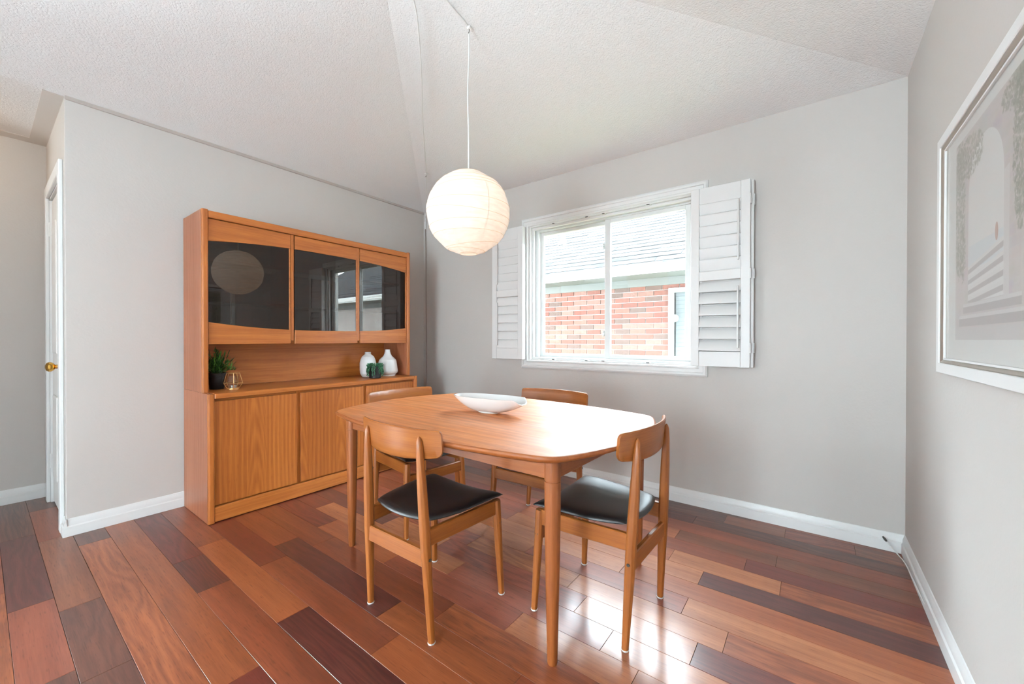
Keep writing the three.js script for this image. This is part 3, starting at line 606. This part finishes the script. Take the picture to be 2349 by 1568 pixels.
// ------------------------------------------------------------------ paper pendant lamp and its cord
{
  const c = [-1.437, 1.757, -1.537], Rl = 0.216;
  const hook = [-1.425, 2.716, -1.53];
  const t = thing('pendant_lamp', 'round white rice paper pendant lamp hanging above the table', 'lamp', c);
  const k = 11, rings = [];
  for (let i = 0; i <= k; i++) rings.push({ th: 0.19 + (Math.PI - 0.40) * (i / k) + (i && i < k ? rr(-0.05, 0.05) : 0), tilt: i && i < k ? rr(-0.15, 0.15) : 0, ph: rr(0, 6.28) });
  const at = (r, phi, rad = Rl) => { const th = r.th + r.tilt * Math.cos(phi - r.ph); return [rad * Math.sin(th) * Math.cos(phi), rad * Math.cos(th) * 0.99, rad * Math.sin(th) * Math.sin(phi)]; };
  const nphi = 64, rows = rings.map((r) => Array.from({ length: nphi }, (_, j) => at(r, j / nphi * 2 * Math.PI)));
  // paper pulled flat between the ribs
  const fine = [];
  for (let i = 0; i < k; i++) for (const f of [0, 0.5]) fine.push(rows[i].map((p, j) => p.map((x, q) => { const v = x + (rows[i + 1][j][q] - x) * f; return v * (f ? 1.004 : 1); })));
  fine.push(rows[k]);
  const paper = toCreasedNormals(grid([...fine].reverse(), true).toNonIndexed(), R(4));
  { // uv around the globe
    const p = paper.attributes.position, uv = new Float32Array(p.count * 2);
    for (let i = 0; i < p.count; i++) { uv[2 * i] = Math.atan2(p.getZ(i), p.getX(i)) / 6.2832 * 1.3; uv[2 * i + 1] = p.getY(i); }
    paper.setAttribute('uv', new THREE.BufferAttribute(uv, 2));
  }
  const shadeMesh = mesh('paper_shade', paper, M.paper, t);
  rings.forEach((r) => mesh('rib', tube(Array.from({ length: 40 }, (_, j) => at(r, j / 40 * 2 * Math.PI, Rl * 1.002)), 0.0007, 80, 5, true), M.rib, shadeMesh));
  for (let j = 0; j < 7; j++) {                             // overlapped paper seams
    const phi = j / 7 * 2 * Math.PI + 0.35;
    const rowsS = fine.map((r, i) => { const a = at({ th: Math.acos(clamp(r[0][1] / 0.99 / Rl, -1, 1)), tilt: 0, ph: 0 }, phi - 0.012, Rl * 0.9945), b = at({ th: Math.acos(clamp(r[0][1] / 0.99 / Rl, -1, 1)), tilt: 0, ph: 0 }, phi + 0.012, Rl * 0.9945); return [a, b]; });
    mesh('seam', grid(rowsS), M.paper, shadeMesh);
  }
  const bulb = mesh('bulb', new THREE.SphereGeometry(0.03, 20, 14), new THREE.MeshStandardMaterial({ color: lin(1, 0.9, 0.75), emissive: lin(1, 0.82, 0.58), emissiveIntensity: 5 }), t);
  bulb.position.set(0, 0.05, 0);
  mesh('socket', bar([0, 0.078, 0], [0, 0.15, 0], [[0, 0.018], [0.6, 0.02], [1, 0.009]], 16), M.cord, t);
  const w = [0, 0.14, 0];
  mesh('hanging_cord', tube([w, [0.001, 0.4, 0], [-0.004, 0.62, 0.001], [0.004, 0.8, 0.002], [hook[0] - c[0], hook[1] - c[1] - 0.02, hook[2] - c[2]]], 0.0038, 50, 8), M.cord, t);
  const light = new THREE.PointLight(new THREE.Color().setRGB(1, 0.87, 0.74), 0.115); light.name = 'pendant_lamp_glow';
  light.position.set(c[0], c[1] + 0.05, c[2]); light.castShadow = true; light.shadow.radius = 1.4; scene.add(light);
  // swagged supply cord: corner, hook, ceiling, hook over the table
  const cy = (x, z) => Math.min(HC + 0.2 * (z - ZB), HC + 0.2 * (x - XL)) - 0.006;
  const P = [[-3.287, 2.40, ZB + 0.012], [-3.2, 2.42, -2.79], [-2.95, 2.455, -2.57], [-2.70, 2.53, -2.352], [-2.45, 2.56, -2.12], [-2.16, 2.595, -1.85], [-1.84, 2.665, -1.565], [-1.60, 2.715, -1.335], [-1.45, 2.758, -1.17], [-1.425, 2.755, -1.26], [-1.42, 2.728, -1.40], [hook[0], hook[1] - 0.004, hook[2]]];
  const cord = thing('swag_cord', 'thin white lamp cord looped along the ceiling from the corner', 'cord');
  mesh('cord', tube(P, 0.0042, 160, 8), M.cord, cord);
  const hk = (p, nm) => { const y = cy(p[0], p[2]) + 0.006; const h = thing('ceiling_hook', nm, 'hook', [p[0], y, p[2]]); mesh('anchor', merge([cb(-0.011, 0.011, -0.016, -0.001, -0.011, 0.011, 0.003)]), M.cord, h); mesh('hook_wire', tube([[0, -0.014, 0], [0.004, -0.026, 0.004], [-0.003, -0.036, 0.002], [-0.008, -0.028, -0.002]], 0.0018, 24, 6), M.bolt, h); };
  hk([-2.70, 0, -2.352], 'small white cord hook on the ceiling near the back corner');
  hk([hook[0], 0, hook[2]], 'small cord hook on the ceiling above the paper lamp');
  const plug = thing('corner_plug', 'white plug connector with grey cable down the corner beside the hutch', 'cable');
  mesh('plug', merge([bar([-3.287, 2.268, ZB + 0.012], [-3.287, 2.345, ZB + 0.012], [[0, 0.006], [0.15, 0.009], [0.5, 0.0125], [0.55, 0.0115], [1, 0.0115]], 14), bar([-3.287, 2.345, ZB + 0.012], [-3.287, 2.40, ZB + 0.012], [[0, 0.005], [1, 0.0035]], 10)]), M.white, plug);
  mesh('cable', tube([[-3.287, 2.27, ZB + 0.012], [-3.284, 2.0, ZB + 0.009], [-3.28, 1.4, ZB + 0.008], [-3.276, 0.8, ZB + 0.009], [-3.274, 0.12, ZB + 0.02]], 0.0055, 60, 8), M.greyCord, plug);
}

// flush lamp on the hallway ceiling, just beyond the left edge
{
  const t = thing('hallway_lamp', 'small frosted glass ceiling lamp in the hallway', 'lamp', [-3.85, HC - 0.003, 0.33]);
  mesh('rim', lathe([[0.0001, 0], [0.13, 0], [0.13, -0.018], [0.118, -0.022], [0.0001, -0.022]], 36), M.brass, t);
  mesh('glass_dome', lathe([[0.118, -0.022], [0.112, -0.045], [0.085, -0.07], [0.045, -0.083], [0.0001, -0.087]], 36), new THREE.MeshStandardMaterial({ color: lin(0.8, 0.75, 0.68), emissive: lin(1, 0.78, 0.52), emissiveIntensity: 1.6, roughness: 0.4 }), t);
  const l = new THREE.PointLight(new THREE.Color().setRGB(1, 0.72, 0.45), 0.42); l.name = 'hallway_lamp_glow'; l.position.set(-3.85, HC - 0.06, 0.33); l.castShadow = true; l.shadow.radius = 4; scene.add(l);
}

// ------------------------------------------------------------------ framed print on the right wall
{
  const p = thing('framed_print', 'large white framed print of a pale stone archway with steps', 'picture');
  const x1 = XR - 0.001, Z0 = -2.112, Z1 = -1.232, Y0 = 0.984, Y1 = 1.822;
  const loop = (d, x) => [[x, Y0 + d, Z0 + d], [x, Y0 + d, Z1 - d], [x, Y1 - d, Z1 - d], [x, Y1 - d, Z0 + d]];
  const frame = grid([loop(0, x1), loop(0, x1 - 0.020), loop(0.002, x1 - 0.022), loop(0.033, x1 - 0.022), loop(0.035, x1 - 0.020), loop(0.035, x1 - 0.008)], true);
  mesh('frame', toCreasedNormals(frame.toNonIndexed(), R(20)), M.white, p);
  mesh('silver_bevel', toCreasedNormals(grid([loop(0.035, x1 - 0.017), loop(0.038, x1 - 0.0185), loop(0.045, x1 - 0.0135), loop(0.047, x1 - 0.011)], true).toNonIndexed(), R(30)), M.silver, p);
  mesh('inner_slip', toCreasedNormals(grid([loop(0.047, x1 - 0.0125), loop(0.053, x1 - 0.0125), loop(0.053, x1 - 0.006)], true).toNonIndexed(), R(20)), M.white, p);
  mesh('mat_board', grid([loop(0.05, x1 - 0.0045), loop(0.4, x1 - 0.0045)], true), M.mat, p);
  mesh('backing', cb(x1 - 0.003, x1, Y0 + 0.01, Y1 - 0.01, Z0 + 0.01, Z1 - 0.01, 0), M.mat, p);
  // the print itself
  const cv = document.createElement('canvas'); cv.width = 800; cv.height = 900; const g = cv.getContext('2d');
  g.fillStyle = 'rgb(216,208,210)'; g.fillRect(0, 0, 800, 900);
  for (let i = 0; i < 500; i++) { g.fillStyle = `rgba(${190 + rnd() * 30 | 0},${182 + rnd() * 30 | 0},${186 + rnd() * 30 | 0},0.25)`; g.fillRect(rnd() * 800, rnd() * 900, 20 + rnd() * 80, 10 + rnd() * 30); }
  g.fillStyle = 'rgb(240,240,242)'; g.beginPath(); g.moveTo(190, 740); g.lineTo(190, 300); g.bezierCurveTo(190, 10, 600, 10, 600, 300); g.lineTo(600, 740); g.fill();
  g.fillStyle = 'rgb(226,233,240)'; g.fillRect(192, 500, 406, 100);
  g.fillStyle = 'rgb(226,222,224)'; g.beginPath(); g.moveTo(600, 300); g.lineTo(650, 290); g.lineTo(650, 760); g.lineTo(600, 740); g.fill();
  for (let i = 0; i < 4; i++) { const y = 560 + i * 44; g.fillStyle = 'rgb(236,235,236)'; g.beginPath(); g.moveTo(190, y + 26); g.lineTo(598, y - 30 + i * 8); g.lineTo(598, y - 14 + i * 8); g.lineTo(190, y + 40); g.fill(); g.fillStyle = 'rgb(192,186,190)'; g.beginPath(); g.moveTo(190, y + 40); g.lineTo(598, y - 14 + i * 8); g.lineTo(598, y + 8 + i * 8); g.lineTo(190, y + 58); g.fill(); }
  for (const [a, y, hgt] of [[120, 756, 40], [60, 806, 46]]) { g.fillStyle = 'rgb(226,224,226)'; g.fillRect(a, y - 14, 760 - 2 * (a - 60), 14); g.fillStyle = 'rgb(186,180,184)'; g.fillRect(a, y, 760 - 2 * (a - 60), hgt - 12); }
  g.fillStyle = 'rgb(214,210,213)'; g.fillRect(0, 846, 800, 54);
  g.fillStyle = 'rgb(196,150,136)'; g.beginPath(); g.ellipse(530, 500, 16, 34, 0, 0, 7); g.fill();
  const ivy = (cx, cyy, w, h, n) => { for (let i = 0; i < n; i++) { const a = rnd() * 6.28, q = Math.sqrt(rnd()); const v = 118 + rnd() * 56 | 0; g.fillStyle = `rgba(${v},${v + 4},${v - 8},0.5)`; g.beginPath(); g.ellipse(cx + Math.cos(a) * w * q, cyy + Math.sin(a) * h * q, 4 + rnd() * 9, 3 + rnd() * 6, rnd() * 3, 0, 7); g.fill(); } };
  ivy(60, 300, 80, 330, 900); ivy(190, 110, 190, 90, 500); ivy(110, 520, 40, 130, 160); ivy(740, 240, 60, 300, 700); ivy(700, 60, 130, 60, 260);
  const tx = new THREE.CanvasTexture(cv); tx.colorSpace = THREE.SRGBColorSpace;
  const q = grid([[[x1 - 0.0052, 1.101, -1.95], [x1 - 0.0052, 1.101, -1.393]], [[x1 - 0.0052, 1.735, -1.95], [x1 - 0.0052, 1.735, -1.393]]]);
  q.setAttribute('uv', new THREE.Float32BufferAttribute([0, 0, 1, 0, 0, 1, 1, 1], 2));
  mesh('print', q, std({ map: tx, roughness: 0.6 }), p);
  mesh('glass_pane', cb(x1 - 0.0095, x1 - 0.008, Y0 + 0.05, Y1 - 0.05, Z0 + 0.05, Z1 - 0.05, 0), M.clear, p);
}

// ------------------------------------------------------------------ things on the sideboard
const TOPY = 0.7753;
{
  const v = thing('embossed_vase', 'off-white embossed vase with short neck, left of the two vases', 'vase', [-3.12, TOPY, -2.055]);
  const prof = [[0.0001, 0], [0.046, 0], [0.05, 0.004], [0.064, 0.03], [0.067, 0.06], [0.0665, 0.12], [0.062, 0.15], [0.05, 0.176], [0.034, 0.190], [0.026, 0.197], [0.026, 0.212], [0.024, 0.216], [0.02, 0.214], [0.021, 0.195], [0.03, 0.185]];
  const g = lathe(prof, 72, 60), p = g.attributes.position;
  for (let i = 0; i < p.count; i++) {                       // raised leaf relief
    const x = p.getX(i), y = p.getY(i), z = p.getZ(i), r = Math.hypot(x, z); if (r < 0.036 || y > 0.19 || y < 0.02) continue;
    const a = Math.atan2(z, x), k = 1 + 0.028 * Math.abs(Math.sin(a * 6 + Math.floor(y / 0.05) * 0.9)) * Math.abs(Math.sin(y / 0.05 * Math.PI)); p.setXYZ(i, x * k, y, z * k);
  }
  g.computeVertexNormals();
  mesh('vase_body', g, M.matte, v);
  const b = thing('bottle_vase', 'smooth white bottle vase with sloped shoulders, right of the two vases', 'vase', [-3.06, TOPY, -2.215]);
  mesh('vase_body', lathe([[0.0001, 0], [0.062, 0], [0.066, 0.003], [0.068, 0.012], [0.086, 0.03], [0.09, 0.042], [0.0885, 0.055], [0.078, 0.13], [0.072, 0.146], [0.058, 0.160], [0.038, 0.178], [0.027, 0.2], [0.022, 0.222], [0.0215, 0.236], [0.018, 0.237], [0.018, 0.22], [0.022, 0.2]], 60, 24), M.ceramic, b);
}
{
  const t = thing('trailing_plant', 'small black pot with trailing bead-like green strands before the vases', 'plant', [-2.965, TOPY, -2.02]);
  mesh('pot', lathe([[0.0001, 0], [0.043, 0], [0.047, 0.003], [0.052, 0.098], [0.048, 0.1], [0.045, 0.086], [0.0001, 0.086]], 36), M.black, t);
  const leaves = [[], []], leaf = new THREE.IcosahedronGeometry(1, 0);
  for (let k = 0; k < 34; k++) {
    const a = k / 34 * 6.28 + rr(-0.1, 0.1); if (Math.cos(a - 0.35) > 0.9 && k % 3) continue;
    const len = rr(0.03, 0.1), out = rr(0.056, 0.066);
    for (let s = 0; s < 24; s++) {
      const q = s / 23, r = q < 0.3 ? 0.02 + (out - 0.02) * q / 0.3 : out + 0.004 * Math.sin(q * 9), y = q < 0.3 ? 0.1 + 0.022 * Math.sin(q / 0.3 * 1.57) : 0.122 - (q - 0.3) / 0.7 * len - 0.01;
      const g = leaf.clone(), sc = rr(0.0032, 0.0048); g.scale(sc, sc * 1.3, sc); g.rotateZ(rr(-1, 1)); g.translate((r + rr(-0.004, 0.004)) * Math.cos(a + rr(-0.07, 0.07)), Math.max(y, 0.008), (r + rr(-0.004, 0.004)) * Math.sin(a + rr(-0.07, 0.07)));
      leaves[s % 2].push(g);
    }
  }
  leaves.forEach((l, i) => { const m = mesh('trailing_foliage', merge(l), M.pearl[i], t); m.userData.kind = 'stuff'; });
}
{
  const t = thing('potted_plant', 'bushy green grass plant in black pot at the left of the hutch shelf', 'plant', [-3.135, TOPY, -0.945]);
  mesh('pot', lathe([[0.0001, 0], [0.038, 0], [0.04, 0.003], [0.05, 0.082], [0.054, 0.084], [0.055, 0.104], [0.051, 0.106], [0.048, 0.092], [0.0001, 0.092]], 36), M.black, t);
  mesh('soil', lathe([[0.0001, 0.096], [0.047, 0.094]], 24), M.soil, t);
  const sets = [[], [], []];
  const blade = (p, dir, len, w, bend) => {
    const side = V(-dir.z, 0, dir.x).normalize().multiplyScalar(w); if (side.length() < 1e-6) side.set(w, 0, 0);
    const pts = [0, 0.35, 0.7, 1].map((q) => V(p.x + dir.x * len * q, p.y + dir.y * len * q - bend * len * q * q, p.z + dir.z * len * q)), ww = [0.5, 1, 0.75, 0.02], rows = pts.map((c, i) => [[c.x - side.x * ww[i], c.y, c.z - side.z * ww[i]], [c.x + side.x * ww[i], c.y, c.z + side.z * ww[i]]]);
    return grid(rows);
  };
  for (let k = 0; k < 80; k++) {
    const a = rr(0, 6.28), tilt = rr(0.05, 1.0), L = rr(0.09, 0.16), d = V(Math.cos(a) * Math.sin(tilt), Math.cos(tilt), Math.sin(a) * Math.sin(tilt));
    const base = V(rr(-0.02, 0.02), 0.09, rr(-0.02, 0.02));
    for (let s = 1; s <= 9; s++) {
      const q = s / 9, p = base.clone().addScaledVector(d, L * q); p.y -= 0.05 * q * q * Math.sin(tilt);
      const d2 = d.clone().add(V(rr(-0.9, 0.9), rr(-0.2, 0.8), rr(-0.9, 0.9))).normalize();
      const g = blade(p, d2, rr(0.03, 0.055), rr(0.0026, 0.0042), 0.15);
      const ps = g.attributes.position; let ok = true;
      for (let i = 0; i < ps.count; i++) if (ps.getZ(i) > 0.088 || ps.getX(i) < -0.16) ok = false;
      if (ok) sets[(k + s) % 3].push(g);
    }
  }
  sets.forEach((l, i) => { const m = mesh('foliage', merge(l), M.leaf[i], t); m.userData.kind = 'stuff'; });
}
{
  const t = thing('candle_holder', 'gold wire geometric tealight holder with glass cup by the potted plant', 'candle holder', [-3.03, TOPY, -1.002]);
  const n = 5, ring = (r, y, o) => Array.from({ length: n }, (_, i) => [r * Math.cos((i + o) / n * 6.2832), y, r * Math.sin((i + o) / n * 6.2832)]);
  const a = ring(0.037, 0.106, 0.2), b = ring(0.0535, 0.042, 0.2), c = ring(0.034, 0.008, 0.2), wire = [];
  const w = (p, q) => wire.push(bar(p, q, [[0, 0.0018], [1, 0.0018]], 6));
  for (let i = 0; i < n; i++) { const j = (i + 1) % n; w(a[i], a[j]); w(b[i], b[j]); w(c[i], c[j]); w(a[i], b[i]); w(b[i], c[i]); }
  mesh('wire_frame', merge(wire), M.gold, t);
  mesh('base_plate', lathe([[0.0001, 0], [0.034, 0], [0.035, 0.002], [0.034, 0.009], [0.0001, 0.009]], 28), M.gold, t);
  mesh('glass_cup', lathe([[0.024, 0.0095], [0.029, 0.03], [0.0335, 0.085], [0.032, 0.085], [0.0275, 0.03], [0.0225, 0.0105]], 30), M.clear, t);
  const cd = mesh('tealight', lathe([[0.0001, 0.0105], [0.019, 0.0105], [0.019, 0.025], [0.017, 0.0255], [0.017, 0.023], [0.0001, 0.023]], 24), M.steel, t);
  mesh('wick', bar([0, 0.022, 0], [0, 0.03, 0], [[0, 0.0007], [1, 0.0007]], 6), M.black, cd);
}

// coax cable end lying at the right corner
{
  const t = thing('coaxial_cable', 'loose cable end with metal plug at the right corner of the floor', 'cable');
  mesh('cable', tube([[0.367, 0.03, -2.3], [0.362, 0.034, -2.5], [0.358, 0.03, -2.68], [0.345, 0.028, -2.76], [0.318, 0.05, -2.815], [0.305, 0.062, -2.836]], 0.0028, 50, 7), M.cord, t);
  mesh('connector', merge([bar([0.312, 0.056, -2.826], [0.298, 0.072, -2.842], [[0, 0.0035], [0.3, 0.0055], [0.7, 0.0055], [0.75, 0.0042], [1, 0.0042]], 10)]), M.bolt, t);
}

// ------------------------------------------------------------------ next door, seen through the window
{
  const yard = mesh('ground_outside', cb(-12, 8, -0.7, -0.5, -30, ZB - T - 0.005, 0), std({ color: srgb(120, 130, 96), roughness: 1 }));
  yard.name = 'ground_outside'; yard.userData = { kind: 'structure', label: 'grassy side yard between the two houses', category: 'ground' };
  const h = thing('neighbouring_house', 'red brick house with grey shingle roof seen through the window', 'house');
  const ZN = -5.0, YT = 1.775, eyeSees = (x, y, z) => { const k = -2.9 / z; const X = x * k, Y = 1.1 + (y - 1.1) * k; return X > -1.93 && X < -0.6 && Y > 0.9 && Y < 2.1; };
  const wallG = [cb(-9, -1.39, -0.5, YT, ZN - 0.3, ZN - 0.012, 0), cb(-0.4, 5, -0.5, YT, ZN - 0.3, ZN - 0.012, 0), cb(-1.39, -0.4, -0.5, 0.5, ZN - 0.3, ZN - 0.012, 0), cb(-1.39, -0.4, 1.72, YT, ZN - 0.3, ZN - 0.012, 0)];
  const wall = mesh('brick_wall', merge(wallG), phy({ color: lin(0.33, 0.29, 0.27), roughness: 0.95, specularIntensity: 0.2 }), h);
  const cols = [[0.215, 0.096, 0.075], [0.23, 0.114, 0.09], [0.2, 0.085, 0.067], [0.235, 0.132, 0.108], [0.145, 0.098, 0.083]];
  const bm = cols.map((c) => phy({ color: lin(...c.map((x) => x * 1.0)), map: texBrick, roughness: 0.9, specularIntensity: 0.2 }));
  const bg = uvm(cb(-0.0955, 0.0955, -0.0285, 0.0285, -0.02, 0, 0.002), 0);
  const rest = [[], [], [], [], []];
  const darks = [[1.726, -1.64], [1.59, -1.66], [1.457, -1.86], [1.323, -2.04], [1.19, -1.88], [1.05, -2.04], [0.922, -1.87], [1.62, -2.95], [1.49, -2.9], [1.255, -2.55], [1.12, -2.6], [0.99, -2.75]];
  for (let r = 0; r < 28; r++) {
    const y = YT - 0.034 - 0.0668 * r; if (y < 0.1) break;
    for (let i = -9; i < 22; i++) {
      const x = -2.05 - i * 0.2005 + (r % 2 ? 0.1 : 0) + 0.08; if (x > 1.5 || x < -5.6) continue;
      const beside = y > 0.5 && y < 1.735, lo = x - 0.0955, hi = x + 0.0955;
      if (beside && lo > -1.42 && hi < -0.38) continue;
      let geo = bg, cx = x;
      if (beside && lo < -1.42 && hi > -1.396) { const h1 = (-1.396 - lo) / 2; cx = lo + h1; geo = uvm(cb(-h1, h1, -0.0285, 0.0285, -0.02, 0, 0.002), 0); }
      if (beside && lo < -0.38 && hi > -0.38) { const h1 = (hi + 0.38) / 2; cx = hi - h1; geo = uvm(cb(-h1, h1, -0.0285, 0.0285, -0.02, 0, 0.002), 0); }
      let k = Math.floor(rnd() * 4); if (darks.some(([yy, xx]) => Math.abs(yy - y) < 0.034 && Math.abs(xx - x) < 0.1) || rnd() < 0.04) k = 4;
      if (eyeSees(cx, y, ZN)) { const b = mesh('brick', geo, bm[k], wall); b.position.set(cx, y, ZN + rr(-0.002, 0.001)); }
      else { const g = geo.clone(); g.translate(cx, y, ZN + rr(-0.002, 0.001)); rest[k].push(g); }
    }
  }
  rest.forEach((l, k) => { if (l.length) { const m = mesh('far_bricks', merge(l), bm[k], wall); m.userData.kind = 'stuff'; } });
  // eaves
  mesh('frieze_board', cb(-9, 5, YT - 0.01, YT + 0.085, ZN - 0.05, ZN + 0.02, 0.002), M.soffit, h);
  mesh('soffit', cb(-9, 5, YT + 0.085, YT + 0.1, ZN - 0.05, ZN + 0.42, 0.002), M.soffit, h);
  mesh('fascia', cb(-9, 5, YT + 0.08, YT + 0.165, ZN + 0.42, ZN + 0.44, 0.002), M.vinyl, h);
  const gp = [[0, 0], [0.07, 0], [0.075, 0.03], [0.095, 0.07], [0.095, 0.1], [0.09, 0.1], [0.09, 0.075], [0.07, 0.035], [0.065, 0.006], [0, 0.006]];
  const gsh = new THREE.Shape(gp.map(([a, b]) => new THREE.Vector2(a, b)));
  const gut = new THREE.ExtrudeGeometry(gsh, { depth: 14, bevelEnabled: false }); gut.applyMatrix4(new THREE.Matrix4().set(0, 0, -1, 5, 0, 0.68, 0, YT + 0.098, 1, 0, 0, ZN + 0.44, 0, 0, 0, 1));
  mesh('gutter', gut, M.vinyl, h);
  // roof: deck, then overlapping courses of shingles
  const pitch = R(31), c = Math.cos(pitch), s = Math.sin(pitch), EY = YT + 0.15, EZ = ZN + 0.46;
  const deck = cb(-9, 5, -0.03, 0, 0, 4.6, 0); deck.rotateX(pitch); deck.scale(1, 1, -1);
  { const p = deck.attributes.position, n = []; for (let i = 0; i < p.count; i += 3) n.push(p.getX(i), p.getY(i), p.getZ(i), p.getX(i + 2), p.getY(i + 2), p.getZ(i + 2), p.getX(i + 1), p.getY(i + 1), p.getZ(i + 1)); deck.setAttribute('position', new THREE.Float32BufferAttribute(n, 3)); }
  const roofG = grid([[[-9, EY, EZ], [5, EY, EZ]], [[-9, EY + 4.6 * s, EZ - 4.6 * c], [5, EY + 4.6 * s, EZ - 4.6 * c]]]);
  const roofB = grid([[[-9, EY + 4.6 * s, EZ - 4.6 * c], [5, EY + 4.6 * s, EZ - 4.6 * c]], [[-9, -0.5, EZ - 4.7 * c], [5, -0.5, EZ - 4.7 * c]]]);
  const shm = [0.066, 0.073, 0.08, 0.06].map((v) => phy({ color: lin(v, v * 1.01, v * 1.03), map: texShingle, roughness: 0.95, specularIntensity: 0.12 }));
  const roof = mesh('roof', merge([roofG, roofB]), std({ color: lin(0.012, 0.012, 0.012), roughness: 1 }), h);
  const restS = [[], [], [], []];
  for (let r = 0; r < 31; r++) {
    const d0 = r * 0.143; let x = -7 + rr(0, 0.3);
    while (x < 2.2) {
      const w = rr(0.17, 0.42), lift = rr(0.008, 0.0125), k = Math.floor(rnd() * 4), xe = x + w - 0.003;
      // a wedge: thick at its lower edge
      const P = (xx, d, up) => [xx, EY + d * s + up * c, EZ - d * c + up * s];
      const a = P(x, d0, lift), b = P(xe, d0, lift), e = P(xe, d0 + 0.19, 0.003), f = P(x, d0 + 0.19, 0.003), a2 = P(x, d0, 0), b2 = P(xe, d0, 0);
      const g = new THREE.BufferGeometry();
      g.setAttribute('position', new THREE.Float32BufferAttribute([a, b, e, a, e, f, a2, b2, b, a2, b, a, a2, a, f, b2, e, b].flat(2), 3)); g.computeVertexNormals();
      const mid = P(x + w / 2, d0 + 0.07, 0), uvg = uvm(g, 0, rr(0, 3), rr(0, 3));
      if (eyeSees(...mid)) mesh('shingle', uvg, shm[k], roof); else restS[k].push(uvg);
      x += w;
    }
  }
  restS.forEach((l, k) => { const m = mesh('far_shingles', merge(l), shm[k], roof); m.userData.kind = 'stuff'; });
  const vz = -5.8, vy = EY + (EZ - vz) * Math.tan(pitch);
  mesh('roof_vent', bar([-3.3, vy - 0.03, vz], [-3.3, vy + 0.34, vz], [[0, 0.09], [0.12, 0.07], [0.3, 0.04], [1, 0.04]], 18), M.vinyl, h);
  // its window
  const nw = mesh('house_window', merge([cb(-1.39, -1.335, 0.5, 1.72, ZN - 0.03, ZN + 0.02), cb(-0.45, -0.4, 0.5, 1.72, ZN - 0.03, ZN + 0.02), cb(-1.335, -0.45, 1.67, 1.72, ZN - 0.03, ZN + 0.02), cb(-1.335, -0.45, 0.5, 0.55, ZN - 0.03, ZN + 0.02)]), M.vinyl, h);
  mesh('blind', merge(Array.from({ length: 22 }, (_, i) => cb(-1.335, -0.45, 0.56 + i * 0.051, 0.6105 + i * 0.051, ZN - 0.1 - 0.012, ZN - 0.1, 0.002))), std({ color: lin(0.17, 0.19, 0.197), roughness: 0.7 }), nw);
  mesh('glass_pane', cb(-1.335, -0.45, 0.55, 1.67, ZN - 0.02, ZN - 0.016, 0), M.pane, nw);
  mesh('dark_room', cb(-1.39, -0.4, 0.5, 1.72, ZN - 0.28, ZN - 0.2, 0), M.black, nw);
  mesh('crank_cover', bar([-1.325, 1.36, ZN - 0.012], [-1.325, 1.36, ZN + 0.012], [[0, 0.045], [1, 0.04]], 20), M.white, nw);
}

renderer.render(scene, camera);
